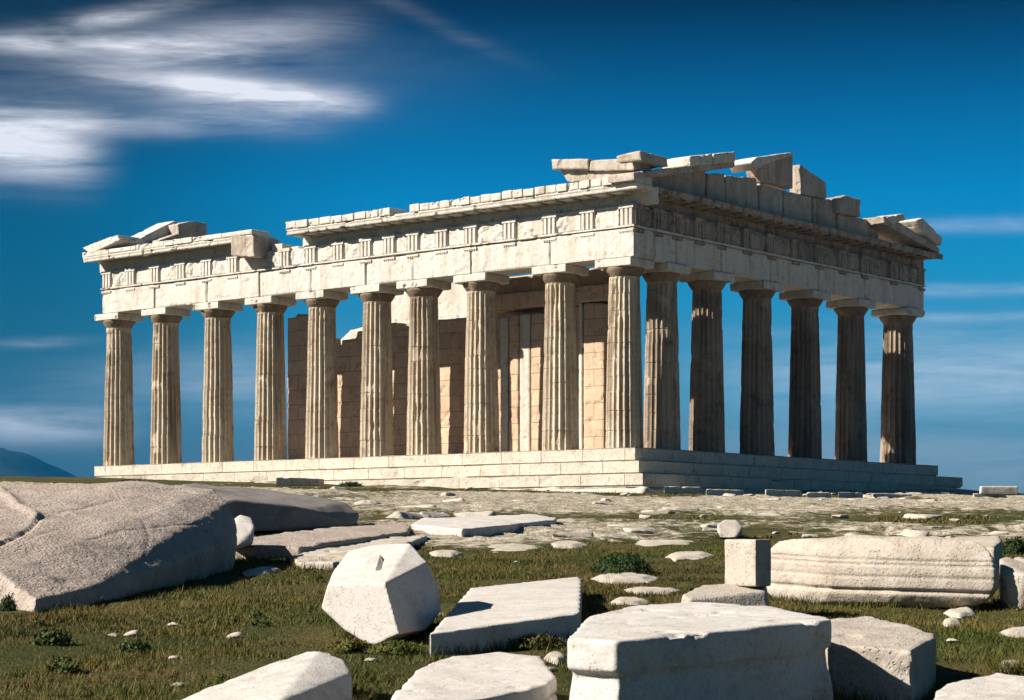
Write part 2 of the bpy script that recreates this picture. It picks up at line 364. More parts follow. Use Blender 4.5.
def build_ground():
    ys = [-80, -50, -30, -15, -5, 0, 4]; y = 7.0
    while y < 150: ys.append(y); y += max(0.06, 0.0032 * y) if y < 60 else 0.0038 * y
    while y < 6200: ys.append(y); y *= 1.06
    ys = np.array(ys, float)
    side = np.array([3, 9, 20, 45, 100, 220, 500, 1100, 2400])
    ts = np.concatenate([-np.ones(9), np.linspace(-1, 1, 420), np.ones(9)]); ex = np.concatenate([-side[::-1], np.zeros(420), side])
    wid = 6 + 0.3 * np.clip(ys, 0, None)
    X = ts[None, :] * wid[:, None] + ex[None, :]; Y = np.repeat(ys[:, None], len(ts), 1)
    x, yy = X.ravel(), Y.ravel()
    z = ground_d(x, yy)
    rk = rock_mask(x, yy)
    P = np.stack([x, yy, 0 * x], 1); near = (yy > 5) & (yy < 150)
    d = np.zeros_like(z)
    Pn = P[near]
    rug = 1 - np.abs(fbm(Pn * np.array([0.7, 0.9, 1]), 4, 21)) * 2
    d[near] = 0.16 * np.clip(rug, 0, 1) * sstep(0.3, 0.55, rk[near]) * sstep(30, 50, yy[near]) + 0.02 * fbm(Pn * 3.0, 3, 5)
    z = z + d
    nx, ny = len(ts), len(ys)
    idx = np.arange(nx * ny).reshape(ny, nx)
    q = np.stack([idx[:-1, :-1], idx[:-1, 1:], idx[1:, 1:], idx[1:, :-1]], -1).reshape(-1, 4)
    me = bpy.data.meshes.new('ground')
    me.vertices.add(nx * ny); me.vertices.foreach_set('co', np.stack([x, yy, z], 1).ravel())
    me.loops.add(q.size); me.loops.foreach_set('vertex_index', q.ravel())
    me.polygons.add(len(q)); me.polygons.foreach_set('loop_start', np.arange(0, q.size, 4)); me.polygons.foreach_set('loop_total', np.full(len(q), 4))
    me.update(); me.validate()
    a = me.attributes.new('rock', 'FLOAT', 'POINT'); a.data.foreach_set('value', rk.astype(np.float32))
    o = link('ground', me, M_GROUND, smooth=True)
    tag(o, kind='structure')
build_ground()

def build_hill():
    m = bpy.data.materials.new('far hill scrub'); m.use_nodes = True; t = NT(m.node_tree)
    bs = t.n('ShaderNodeBsdfPrincipled'); out = t.n('ShaderNodeOutputMaterial'); t.link(bs.outputs[0], out.inputs[0])
    pos = t.n('ShaderNodeNewGeometry').outputs['Position']
    t.link(t.mix(t.ramp(t.noise(pos, 0.012, 6, 0.7), [(0.4, 0.0), (0.65, 1.0)]), (0.009, 0.017, 0.019), (0.024, 0.031, 0.030)), bs.inputs['Base Color'])
    bs.inputs['Roughness'].default_value = 1.0; bs.inputs['Specular IOR Level'].default_value = 0.0
    xs = np.linspace(-3300, -250, 160); ysl = np.linspace(3600, 5600, 60)
    X, Y = np.meshgrid(xs, ysl); x, y = X.ravel(), Y.ravel()
    peak = 330 * np.exp(-((x + 1800) / 620.0) ** 2) + 192 * np.exp(-((x + 1090) / 330.0) ** 2)
    P = np.stack([x * 0.004, y * 0.004, 0 * x], 1)
    z = -140 + (peak + 60) * np.exp(-((y - 4500) / 560.0) ** 2) * (1 + 0.18 * fbm(P, 5, 8)) + 25 * fbm(P * 2.5, 4, 9)
    z = z - 220 * sstep(-820, -380, x)
    nx, ny = len(xs), len(ysl); idx = np.arange(nx * ny).reshape(ny, nx)
    q = np.stack([idx[:-1, :-1], idx[:-1, 1:], idx[1:, 1:], idx[1:, :-1]], -1).reshape(-1, 4)
    o = link('hill', mesh_from('hill', np.stack([x, y, z], 1), q), m, smooth=True); tag(o, kind='structure')
build_hill()

def build_haze():
    m = bpy.data.materials.new('blue distance air'); m.use_nodes = True; t = NT(m.node_tree)
    out = t.n('ShaderNodeOutputMaterial'); pv_ = t.n('ShaderNodeVolumePrincipled')
    pv_.inputs['Color'].default_value = (0.02, 0.40, 0.90, 1); pv_.inputs['Density'].default_value = HAZE; pv_.inputs['Anisotropy'].default_value = 0.0
    t.link(pv_.outputs[0], out.inputs['Volume'])
    bm = bmesh.new(); box_bm(bm, -5200, 5200, -300, 6800, -420, 460)
    me = bpy.data.meshes.new('haze'); bm.to_mesh(me); bm.free()
    tag(link('haze', me, m), kind='stuff')
HAZE = 5e-5
build_haze()

# ---------------------------------------------------------------- the temple
temple = bpy.data.objects.new('ruined_temple', None); COL.objects.link(temple)
temple.location = (TX, TY, TZ); temple.rotation_euler = (0, 0, math.pi / 2 - TH)
tag(temple, 'ruined Doric marble temple with broken pediment and fluted columns on a stepped base', 'temple')
# local axes: x = along the short front (v), y = along the long front (u), z up from the floor

def prism(poly, axis, d0, d1, voxel=0.09, amp=0.03, seed=0, smooth=1, chip=0.05):
    """a solid from an outline on an upright plane: axis 'v' = outline in (u, w) running from v=d0 to d1"""
    bm = bmesh.new(); rings = []
    for d in (d0, d1):
        rings.append([bm.verts.new((d, a, b) if axis == 'v' else (a, d, b)) for a, b in poly])
    n = len(poly)
    bm.faces.new(rings[0]); bm.faces.new(rings[1][::-1])
    for i in range(n):
        bm.faces.new([rings[0][i], rings[1][i], rings[1][(i + 1) % n], rings[0][(i + 1) % n]])
    return remeshed(bm, voxel, smooth, amp, 1.6, seed, 3, chip=chip)

def rbox(x0, x1, y0, y1, z0, z1, voxel=0.1, amp=0.02, seed=0, smooth=1, chip=0.04):
    bm = bmesh.new(); box_bm(bm, x0, x1, y0, y1, z0, z1)
    return remeshed(bm, voxel, smooth, amp, 1.6, seed, 3, chip=chip)

# stepped base
SP = 0.35
steps = [(0.0, 0.78, SP, 0.9, 'stylobate'), (-0.78, 0.72, SP + 0.85, 2.0, 'step'), (-1.50, 0.70, SP + 1.7, 2.8, 'step')]
for k, (top, h, pr, fe, nm) in enumerate(steps):
    bm = bmesh.new(); box_bm(bm, -pr, TW + pr + fe, -pr, TL + pr, top - h + 0.10, top)
    cb = bmesh.new(); box_bm(cb, -pr + 0.09, TW + pr + fe - 0.09, -pr + 0.09, TL + pr - 0.09, top - h - 0.02, top - h + 0.11)
    cm = bpy.data.meshes.new(nm + '_foot'); cb.to_mesh(cm); cb.free(); link('riser_foot', cm, M_STEP, temple)
    me = bpy.data.meshes.new(nm)
    # long thin strips along the edges so that the worn relief shows
    for c in np.arange(0.0, TL, 0.45): bmesh.ops.bisect_plane(bm, geom=bm.verts[:] + bm.edges[:] + bm.faces[:], plane_co=(0, c, 0), plane_no=(0, 1, 0))
    for c in np.arange(0.0, TW, 0.45): bmesh.ops.bisect_plane(bm, geom=bm.verts[:] + bm.edges[:] + bm.faces[:], plane_co=(c, 0, 0), plane_no=(1, 0, 0))
    bmesh.ops.bisect_plane(bm, geom=bm.verts[:] + bm.edges[:] + bm.faces[:], plane_co=(0, 0, top - 0.25), plane_no=(0, 0, 1))
    co = np.array([v.co[:] for v in bm.verts])
    n1 = fbm(co * 0.9, 4, 40 + k); n2 = np.clip(fbm(co * 0.5 + 3, 3, 50 + k) - 0.12, 0, 1)
    wear = (0.08, 0.35, 0.6)[k]
    for v, a, b in zip(bm.verts, n1, n2):
        edge = (v.co.x < -pr + 0.01) or (v.co.y < -pr + 0.01)
        if edge:
            if v.co.x < -pr + 0.01: v.co.x += 0.03 * a + wear * b
            if v.co.y < -pr + 0.01: v.co.y += 0.03 * a + wear * b
            if v.co.z > top - 0.01: v.co.z += -0.015 * abs(a) - wear * 0.7 * b
    bm.to_mesh(me); bm.free()
    link(nm, me, M_STEP, temple)
# rough foundation under the lowest step
bm = bmesh.new(); box_bm(bm, -SP - 2.1, TW + SP + 2.3, -SP - 2.1, TL + SP + 1.5, -6.5, -2.215)
link('foundation', remeshed(bm, 0.3, 0, 0.12, 0.9, 77, 4, chip=0.2), M_STEP, temple, smooth=True)

def shaft_mesh(seed, r0=0.96, r1=0.755, h=9.45, wear=1.0):
    rs = np.random.default_rng(seed)
    zj = np.cumsum(rs.uniform(0.75, 1.15, 11)); zj = zj[zj < h - 0.4]
    zs = sorted(set(np.round(np.concatenate([np.linspace(0, h, 46), zj - 0.035, zj, zj + 0.035]), 3)))
    nseg, per = 120, 6
    ang = np.arange(nseg) / nseg * 2 * np.pi
    ph = (np.arange(nseg) % per) / per
    scal = 1 - (2 * ph - 1) ** 2
    vs_, off = [], np.zeros(2)
    for z in zs:
        k = z / h
        r = r0 + (r1 - r0) * (0.82 * k + 0.18 * k * k)
        dr = int(np.searchsorted(zj, z)); ro = np.random.default_rng(seed * 50 + dr)
        off = ro.uniform(-0.012, 0.012, 2); tone = ro.random()
        P = np.stack([np.cos(ang) * r, np.sin(ang) * r, np.full(nseg, z)], 1) + seed * 13.7
        n = fbm(P * 1.1, 4, 60)
        chip = sstep(0.26, 0.48, n) * wear
        rr = r - 0.125 * scal * (1 - 0.75 * chip) - 0.045 * chip + 0.006 * fbm(P * 5, 2, 61)
        n3 = fbm(P * np.array([1.6, 1.6, 0.6]) + 40, 3, 62); rr = rr - 0.09 * sstep(0.42, 0.6, n3) * wear
        if len(zj) and np.min(np.abs(zj - z)) < 0.002: rr = rr - 0.035 * sstep(-0.3, 0.2, n)
        if z > h - 0.25: rr = r - 0.125 * scal * (h - z) / 0.25 * (1 - chip)
        vs_.append(np.stack([np.cos(ang) * rr + off[0], np.sin(ang) * rr + off[1], np.full(nseg, z)], 1))
    V = np.concatenate(vs_); m = len(zs); idx = np.arange(m * nseg).reshape(m, nseg)
    nx = np.roll(idx, -1, 1)
    f = np.stack([idx[:-1], nx[:-1], nx[1:], idx[1:]], -1).reshape(-1, 4).tolist()
    f.append(list(idx[0][::-1])); f.append(list(idx[-1]))
    return mesh_from('column', V, f)

def capital_mesh(seed, r1=0.755, zb=9.45):
    prof = [(0.0, r1 + 0.01), (0.05, r1 + 0.02), (0.09, r1 + 0.06), (0.18, r1 + 0.12), (0.32, r1 + 0.21), (0.43, r1 + 0.265), (0.49, r1 + 0.26)]
    n = 48; V, f = [], []
    ang = np.arange(n) / n * 2 * np.pi
    for z, r in prof:
        P = np.stack([np.cos(ang) * r, np.sin(ang) * r, np.full(n, z)], 1) + seed * 7.1
        rr = r - 0.14 * sstep(0.2, 0.5, fbm(P * 1.3, 3, 70)) + 0.012 * fbm(P * 5, 2, 71)
        V.append(np.stack([np.cos(ang) * rr, np.sin(ang) * rr, np.full(n, zb + z)], 1))
    V = np.concatenate(V); m = len(prof); idx = np.arange(m * n).reshape(m, n); nx = np.roll(idx, -1, 1)
    f = np.stack([idx[:-1], nx[:-1], nx[1:], idx[1:]], -1).reshape(-1, 4).tolist() + [list(idx[0][::-1]), list(idx[-1])]
    return mesh_from('capital', V, f)

IN = 1.02
long_px = (119, 166, 218, 270.5, 322, 377, 424, 481.5, 560.5, 624.5)
short_px = (662, 707, 757, 805, 851, 898)
col_pos = [(IN, LU(px, 450, IN)[0], px) for px in long_px] + [(SV(px, 450, IN)[0], IN, px) for px in short_px]
LONGU = [c[1] for c in col_pos[:10]]; SHORTV = [c[0] for c in col_pos[10:]]
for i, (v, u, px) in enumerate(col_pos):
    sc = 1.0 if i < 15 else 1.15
    c = link('column', shaft_mesh(100 + i, 1.06 * sc, 0.85 * sc, wear=0.8 if i < 10 else 1.0), M_BROWN if i > 10 else M_MID if i == 10 else M_COLM, temple, (v, u, 0))  # rightmost column also gets the browner marble, its shade put into the colour
    c.rotation_euler = (0, 0, 0)
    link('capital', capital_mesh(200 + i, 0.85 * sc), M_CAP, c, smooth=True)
    a = 1.13 * (1 if sc == 1 else 1.12)
    # the square slab that carries the beam
    link('abacus', rbox(-a, a, -a * 1.08, a * 1.08, 9.93, 10.40, 0.08, 0.02, 300 + i, chip=0.10), M_ENT, c)

ZA0, ZA1, ZF1, ZC0, ZC1, ZS1 = 10.40, 12.02, 13.30, 13.88, 14.26, 14.66
TH_A = 2.0
# architrave blocks, joints over the columns
us = [-0.0] + LONGU[8::-1]; us[-1] = TL
for i in range(9):
    a, b = us[i], us[i + 1]
    a2 = 0.0 if i == 0 else a + 0.012; b2 = b - 0.012
    link('architrave_block', rbox(0.0 + 0.02 * (i % 2), TH_A, a2, b2, ZA0 + 0.004, ZA1, 0.11, 0.03, 400 + i, chip=0.03), M_ENT, temple)
vsx = [TH_A + 0.01] + SHORTV[:5] + [TW]
vsx[1] = SHORTV[0]
for i in range(6):
    a, b = vsx[i] + 0.012, vsx[i + 1] - 0.012
    link('architrave_block', rbox(a, b, 0.01, TH_A, ZA0 + 0.004, ZA1, 0.11, 0.03, 420 + i, chip=0.03), M_ENT, temple)

# frieze: backing course, triglyphs, metopes, the fillet under them
def triglyph_mesh(mat, w=0.95, h=1.11, d=0.19):
    xs = [-w / 2, -w / 2 + 0.07, -w / 2 + 0.20, -0.20, -0.075, 0.075, 0.20, w / 2 - 0.20, w / 2 - 0.07, w / 2]
    pr = [(-w / 2, 0.05), (-w / 2 + 0.09, d), (-w / 2 + 0.26, d), (-0.165, 0.06), (-0.09, d), (0.09, d), (0.165, 0.06), (w / 2 - 0.26, d), (w / 2 - 0.09, d), (w / 2, 0.05)]
    bm = bmesh.new()
    lo = [bm.verts.new((x, -y, 0)) for x, y in pr] + [bm.verts.new((w / 2, 0.05, 0)), bm.verts.new((-w / 2, 0.05, 0))]
    hi = [bm.verts.new((v.co.x, v.co.y, h - 0.2)) for v in lo]
    n = len(lo)
    for i in range(n): bm.faces.new([lo[i], lo[(i + 1) % n], hi[(i + 1) % n], hi[i]])
    bm.faces.new(lo[::-1]); bm.faces.new(hi)
    box_bm(bm, -w / 2 - 0.02, w / 2 + 0.02, -d - 0.03, 0.05, h - 0.2 + 0.002, h)
    box_bm(bm, -w / 2 - 0.01, w / 2 + 0.01, -d - 0.02, 0.05, -0.36, -0.24)
    for i in range(6):
        x = -w / 2 + w * (i + 0.5) / 6; box_bm(bm, x - 0.045, x + 0.045, -d + 0.01, 0.03, -0.43, -0.362)
    bmesh.ops.recalc_face_normals(bm, faces=bm.faces)
    me = bpy.data.meshes.new('triglyph'); bm.to_mesh(me); bm.free(); me.materials.append(mat); return me
TRI, TRI_BROWN = triglyph_mesh(M_ENT), triglyph_mesh(M_FRZ)
FR0 = ZA1 + 0.16
# long front: whole from the near corner to column 262 of the picture, then broken lower, whole again at the far corner
uA = LU(262, 250, 0)[0]; uB = LU(236, 250, 0)[0]
outline = [(0.15, FR0), (TL - 0.15, FR0), (TL - 0.15, ZF1), (uB, ZF1), (uB + 0.02, ZF1 - 0.85), (uA + 0.3, ZF1 - 0.75), (uA + 0.25, ZF1 - 0.1), (uA - 0.6, ZF1 + 0.05), (uA - 0.7, ZF1 - 0.25), (uA - 2.2, ZF1 - 0.2), (uA - 2.3, ZF1 + 0.12), (uA - 3.0, ZF1 + 0.1), (uA - 3.2, ZF1 - 0.12), (uA - 4.4, ZF1), (0.15, ZF1)]
fl = link('frieze', prism(outline, 'v', 0.15, TH_A - 0.1, 0.16, 0.02, 501, 0, 0.04), M_ENT, temple)
link('fillet', rbox(-0.09, 0.4, -0.09, TL + 0.09, ZA1 + 0.004, FR0 - 0.004, 0.09, 0.02, 502, 0, 0.07), M_ENT, fl)
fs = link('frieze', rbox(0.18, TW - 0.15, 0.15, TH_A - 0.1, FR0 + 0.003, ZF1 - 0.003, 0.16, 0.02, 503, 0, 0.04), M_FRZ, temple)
link('fillet', rbox(0.42, TW + 0.09, -0.085, 0.4, ZA1 + 0.004, FR0 - 0.004, 0.09, 0.02, 504, 0, 0.06), M_ENT, fs)

def frieze_items(stops, axis, parent, seed):
    for k, s in enumerate(stops):
        t = link('triglyph', TRI if axis == 'v' else TRI_BROWN, None, parent)
        t.location = (0.15, s, FR0) if axis == 'v' else (s, 0.15, FR0)
        t.rotation_euler = (0, 0, R(-90)) if axis == 'v' else (0, 0, 0)
        if k + 1 < len(stops):
            a, b = s + 0.53, stops[k + 1] - 0.53
            if axis == 'v' and a > uA - 1 and b < uB + 2.0: continue
            bm = bmesh.new()
            z0, z1 = FR0 + 0.01, ZF1 - 0.16
            if axis == 'v': box_bm(bm, 0.09, 0.3, a, b, z0, z1)
            else: box_bm(bm, a, b, 0.09, 0.3, z0, z1)
            rel = lambda co, nr: 0.22 * np.clip(fbm(co * 1.9, 4, seed + k) - 0.02, 0, 0.5) * (np.abs(nr[:, 0 if axis == 'v' else 1]) > 0.7)
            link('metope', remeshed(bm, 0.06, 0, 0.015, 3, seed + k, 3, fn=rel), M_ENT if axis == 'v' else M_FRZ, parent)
def stops_from(pos, lo, hi):
    pos = [p for p in pos]; r = [lo]
    seq = [lo] + pos[1:-1] + [hi]
    out = []
    for a, b in zip(seq[:-1], seq[1:]): out += [a, 0.5 * (a + b)]
    return out + [hi]
tl = stops_from([LONGU[9 - i] for i in range(10)], 0.48, TL - 0.48)
tl = [u for u in tl if not (uA + 0.2 < u < uB - 0.2)]
frieze_items(tl, 'v', fl, 600)
ts_ = stops_from([1.0] + SHORTV, 0.5, TW - 0.5)
frieze_items(ts_, 'u', fs, 700)

# cornices
OV = 0.9
def cornice(y0, y1, axis, seed, z0=ZC0, lip=True, x_in=1.2):
    """bed moulding and projecting drip course"""
    pr = [(x_in, ZF1 + 0.004), (0.55, ZF1 + 0.004), (0.55, z0 + 0.14), (-OV + 0.14, z0 + 0.12), (-OV + 0.12, z0 + 0.02), (-OV, z0 + 0.02), (-OV, z0 + 0.26), (-OV - 0.06, z0 + 0.30), (-OV - 0.06, z0 + 0.40), (x_in, z0 + 0.40)]
    bm = bmesh.new(); A = []
    for d in (y0, y1): A.append([bm.verts.new((p, d, q) if axis == 'v' else (d, p, q)) for p, q in pr])
    n = len(pr); bm.faces.new(A[0]); bm.faces.new(A[1][::-1])
    for i in range(n): bm.faces.new([A[0][i], A[1][i], A[1][(i + 1) % n], A[0][(i + 1) % n]])
    return remeshed(bm, 0.07, 0, 0.02, 2.0, seed, 3, chip=0.08)
def tiles(y0, y1, parent, seed, n, x_in=0.6, z0=ZC1 + 0.01, h=0.46, drop=0):
    st = (y1 - y0) / n; rr = random.Random(seed)
    for k in range(n):
        hh = h * rr.uniform(0.86, 1.05)
        a = y0 + st * k + 0.02; b = a + st - 0.04
        link('cornice_tile', rbox(-OV - 0.10 + rr.uniform(-.04, .04), x_in, a, b, z0, z0 + hh, 0.06, 0.02, seed + k, 1, 0.08), M_ENT, parent)
uC = LU(286, 235, -OV)[0]; uC2 = LU(410, 215, -OV)[0]; uC1 = LU(391, 215, -OV)[0]
cl = link('cornice', cornice(-OV, uC, 'v', 801), M_ENT, temple)
def mutules(y0, y1, axis, parent, seed):
    n = max(1, int((y1 - y0) / 1.15)); st = (y1 - y0) / n
    for k in range(n):
        a = y0 + st * k + 0.2; b = a + st - 0.4
        me = rbox(-OV + 0.2, 0.5, a, b, ZC0 - 0.02, ZC0 + 0.13, 0.07, 0.015, seed + k) if axis == 'v' else rbox(a, b, -OV + 0.2, 0.5, ZC0 - 0.02, ZC0 + 0.13, 0.07, 0.015, seed + k)
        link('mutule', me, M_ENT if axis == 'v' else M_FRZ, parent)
mutules(0.2, uC, 'v', cl, 1100)
tiles(-OV, uC2, cl, 820, 21); tiles(uC1, uC, cl, 850, 9)
uD = LU(253, 245, -OV)[0]
cf = link('cornice', cornice(uD, TL + OV, 'v', 802), M_ENT, temple)
tiles(uD, TL + OV, cf, 870, 6, h=0.34)
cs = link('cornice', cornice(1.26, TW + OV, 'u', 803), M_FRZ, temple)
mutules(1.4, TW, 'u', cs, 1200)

def lp(pts, v): return [LU(x, y, v) for x, y in pts]
def sp_(pts, u): return [SV(x, y, u) for x, y in pts]
def part(name, me, mat=M_ATT, parent=temple, **kw): return link(name, me, mat, parent, **kw)

# slabs left standing on the near corner of the roof
part('roof_block', prism(lp([(551, 159), (588, 158.5), (588, 169), (552, 169.5)], -0.9), 'v', -0.9, 1.1, 0.07, 0.03, 901))
part('roof_block', prism(lp([(559, 169.5), (588, 169), (588, 181), (568, 182)], -0.5), 'v', -0.5, 0.9, 0.07, 0.03, 902))
part('roof_block', prism(lp([(587.5, 160), (632, 158), (634, 170), (588, 171)], -0.8), 'v', -0.8, 1.0, 0.07, 0.03, 903))
part('roof_block', prism(lp([(586, 171.5), (606, 170.5), (634, 170.5), (634, 180), (612, 183), (590, 184)], -0.55), 'v', -0.55, 0.9, 0.07, 0.04, 904))
part('roof_block', prism(lp([(615, 156), (640, 150), (641, 160), (618, 163)], -0.9), 'v', -0.9, 1.7, 0.07, 0.04, 905))

# near raking cornice of the pediment and the tympanum blocks behind it
def rake(p0, p1, u0, u1, thick, seed, mat=M_ATT, w_off=0.0):
    (a, b), (c, d) = p0, p1
    return prism([(a, b), (c, d), (c, d - thick), (a, b - thick)], 'u', u0, u1, 0.08, 0.03, seed, 1, 0.06)
pr0 = SV(634, 172, -OV); pr1 = SV(735, 160, -OV)
part('raking_cornice', rake(pr0, pr1, -OV, 0.9, 0.42, 911))
q0 = SV(688, 156, -OV); q1 = SV(735, 151.5, -OV)
for k in range(2):
    a = (q0[0] + (q1[0] - q0[0]) * (k * 0.5 + 0.01), q0[1] + (q1[1] - q0[1]) * k * 0.5); b = (q0[0] + (q1[0] - q0[0]) * (k * 0.5 + 0.49), q0[1] + (q1[1] - q0[1]) * (k * 0.5 + 0.5))
    part('raking_tile', rake(a, b, -OV - 0.12, 0.9, 0.60, 915 + k), M_ENT)
TYM = [[(640, 178), (706, 166), (706, 200), (640, 184)], [(707, 173), (725, 173), (726, 203), (707, 200)], [(726, 175), (757, 178), (759, 212), (726, 205)],
       [(760, 183), (783, 190), (783, 218), (760, 213)], [(784, 190), (812, 197), (812, 226), (784, 219)], [(814, 197), (836, 200), (836, 232), (814, 227)],
       [(837, 214), (877, 221), (880, 243), (837, 233)]]
for k, p in enumerate(TYM): part('tympanum_block', prism(sp_(p, 0.35), 'u', 0.35, 1.1, 0.08, 0.02, 920 + k, 1, 0.04))
part('tympanum_block', prism(sp_([(757, 168), (776, 155.5), (793, 153), (793, 189), (774, 184), (760, 182)], 0.38), 'u', 0.38, 1.2, 0.08, 0.03, 930))
part('raking_tile', prism(sp_([(751, 162), (757, 157), (790, 152.5), (796, 154), (775, 161), (755, 170)], -0.5), 'u', -0.5, 1.1, 0.07, 0.03, 931), M_ENT)
part('tympanum_block', prism(sp_([(800, 164), (826, 182), (827, 199), (801, 194)], 0.38), 'u', 0.38, 1.2, 0.08, 0.02, 932))
part('tympanum_block', prism(sp_([(838, 198), (846, 195), (861, 199), (861, 217), (838, 213)], 0.0), 'u', 0.0, 1.2, 0.07, 0.03, 933))
# raking pieces on the far corner of the short front
e0 = SV(884, 216, -OV); e1 = SV(940, 248, -OV)
part('raking_cornice', prism([e0, (e0[0] + 0.9, e0[1] + 0.12), e1, (e1[0], e1[1] - 0.38), (e0[0] + .1, e0[1] - 0.5)], 'u', -OV, 1.2, 0.07, 0.03, 941))
part('raking_tile', prism(sp_([(886, 217), (902, 213.5), (905, 220), (890, 224)], -OV), 'u', -OV - 0.1, 0.7, 0.06, 0.03, 942), M_ENT)
part('raking_tile', prism(sp_([(915, 220), (921, 218), (941, 238), (940, 246), (930, 240), (918, 228)], -OV), 'u', -OV - 0.12, 0.8, 0.06, 0.03, 943), M_ENT)

# pieces over the far left corner: end of the rear gable
Lp = TL + 0.3
part('raking_tile', prism(lp([(83, 248), (117, 234.5), (121, 240), (92, 254)], -OV), 'v', -OV - 0.1, 1.2, 0.07, 0.03, 951), M_ENT)
part('raking_cornice', prism(sp_([(117, 248), (172, 221), (178, 224), (178, 233), (150, 251), (120, 254)], TL - 0.6), 'u', TL - 0.9, TL + 0.9, 0.08, 0.03, 952), M_ENT)
part('gable_block', prism(sp_([(178, 224), (190, 221), (207, 223), (207, 243), (180, 246)], TL - 2.0), 'u', TL - 2.0, TL - 0.4, 0.08, 0.03, 953))
part('gable_block', prism(sp_([(160, 240), (180, 233), (182, 248), (160, 250)], TL - 2.0), 'u', TL - 1.9, TL - 0.5, 0.08, 0.03, 954))
bm = bmesh.new(); bmesh.ops.create_icosphere(bm, subdivisions=3, radius=0.42)
uu, ww = LU(147, 250, -0.5); bmesh.ops.translate(bm, verts=bm.verts, vec=(-0.6, uu, ww))
part('waterspout', remeshed(bm, 0.07, 1, 0.06, 3, 955), M_ENT, smooth=True)
part('roof_block', prism(lp([(231, 235), (254, 236), (255, 257), (232, 256)], -OV), 'v', -OV - 0.08, 1.4, 0.08, 0.03, 956))
for k, p in enumerate([[(255, 246), (264, 245), (265, 258), (255, 258)], [(272, 244), (282, 243), (283, 257), (272, 257)]]):
    part('frieze_block', prism(lp(p, 0.3), 'v', 0.3, 1.3, 0.08, 0.03, 960 + k), M_ENT)

# inner building
WV = 5.2
def wl(pts, v=WV): return [LU(x, y, v) for x, y in pts]
wz = -0.02
def wall_poly(pts, v=WV):
    p = wl(pts, v); return [(p[0][0], 0.0)] + p + [(p[-1][0], 0.0)]
part('inner_wall', prism(wall_poly([(287, 318), (296, 317), (296.3, 314), (307, 314), (307.3, 319), (319, 319), (319.3, 338), (330, 337), (330.3, 346), (341, 345), (341.3, 340), (356, 338), (356.3, 331), (374, 330), (374.3, 324), (396, 322), (396.3, 330), (420, 328), (420.3, 321), (456, 318)]), 'v', WV, WV + 1.1, 0.11, 0.03, 971, 0, 0.05), M_WALL)
part('inner_wall', prism(wall_poly([(336, 344), (350, 330), (366, 326), (384, 324), (384.3, 300), (398, 300)], WV + 3.4), 'v', WV + 3.4, WV + 4.6, 0.12, 0.03, 974, 0, 0.05), M_ENT)
part('inner_wall', prism(wall_poly([(488, 312), (540, 308), (577, 304), (606, 300)]), 'v', WV + 0.4, WV + 1.3, 0.14, 0.03, 972, 0, 0.05), M_WALL)
part('inner_wall', prism(wall_poly([(420, 318), (520, 312)], WV + 6), 'v', WV + 6, WV + 6.8, 0.2, 0.03, 973, 0, 0.05), M_WALL)
for k, (x0, x1, yt, mm) in enumerate([(500.5, 508, 317, M_ENT), (509, 519, 315, M_WALL), (520, 530, 314, M_ENT), (531, 547, 313, M_WALL), (579, 582.5, 303, M_ENT), (583.5, 604, 303, M_WALL)]):  # pale entries imitate sunlit strips by a lighter marble
    p = wl([(x0, yt), (x1, yt)], WV - 0.7); part('pilaster', prism([(p[0][0], 0), p[0], p[1], (p[1][0], 0)], 'v', WV - 0.75, WV + 0.38, 0.1, 0.02, 980 + k, 0, 0.04), mm)
part('inner_architrave', prism(wl([(388, 295), (470, 279), (470, 317), (388, 330)], WV + 3.2), 'v', WV + 3.2, WV + 4.4, 0.12, 0.03, 985, 0, 0.05), M_ENT)
part('inner_architrave', prism(wl([(470, 297), (612, 283), (612, 299), (470, 314)], WV - 0.9), 'v', WV - 0.9, WV + 1.4, 0.12, 0.03, 986, 0, 0.05), M_WALL)
part('ceiling_beam', prism(wl([(486, 279), (612, 266), (612, 284), (486, 298)], WV - 0.2), 'v', WV - 0.2, WV + 1.2, 0.12, 0.03, 987, 0, 0.05), M_WALL)

# ceiling added behind the entablature, unseen, to shade the short-front columns
sv, su = sdir.x * DR[0] + sdir.y * DR[1], sdir.x * DL[0] + sdir.y * DL[1]
kk = -sv / su                                  # how far towards the long front per metre away from the short one
v16 = SHORTV[5]; vb = lambda u: v16 - 2.1 - kk * (u - 1.0)
UC = 1.95 + (14.2 / math.tan(R(SUN_EL))) * math.hypot(sv, su) ** -1 * su * 1.02
UC = min(UC, 1.0 + 14.6 * su / sdir.z)
bm = bmesh.new(); pv = [(1.95, 1.95), (vb(1.95), 1.95), (max(vb(UC), 3.0), UC), (1.95, UC)]
A = [bm.verts.new((a, b, 13.95)) for a, b in pv]; B = [bm.verts.new((a, b, 14.4)) for a, b in pv]
bm.faces.new(A[::-1]); bm.faces.new(B)
for i in range(4): bm.faces.new([A[i], A[(i + 1) % 4], B[(i + 1) % 4], B[i]])
me = bpy.data.meshes.new('shade_ceiling'); bm.to_mesh(me); bm.free(); part('shade_ceiling', me, M_WALL)
uz = lambda z: 1.0 + (13.95 - z) * su / sdir.z
sun_holes = [(6.5, 7.9, 0.9), (5.6, 6.0, 0.8), (4.7, 5.0, 0.8), (3.6, 3.9, 0.8), (2.7, 2.9, 0.8), (-0.3, 1.1, 0.9)]  # gaps in the added slabs aim sun patches at the rightmost column
cuts = sorted([(uz(b_), uz(a_), w_) for a_, b_, w_ in sun_holes]); lo_, k = 1.95, 0
def add_shade_slab(a_, b_, u0, u1, k):
    me = bpy.data.meshes.new('shade_slab'); bm = bmesh.new(); box_bm(bm, a_, b_, u0, u1, 13.96, 14.36); bm.to_mesh(me); bm.free(); part('shade_slab', me, M_WALL)
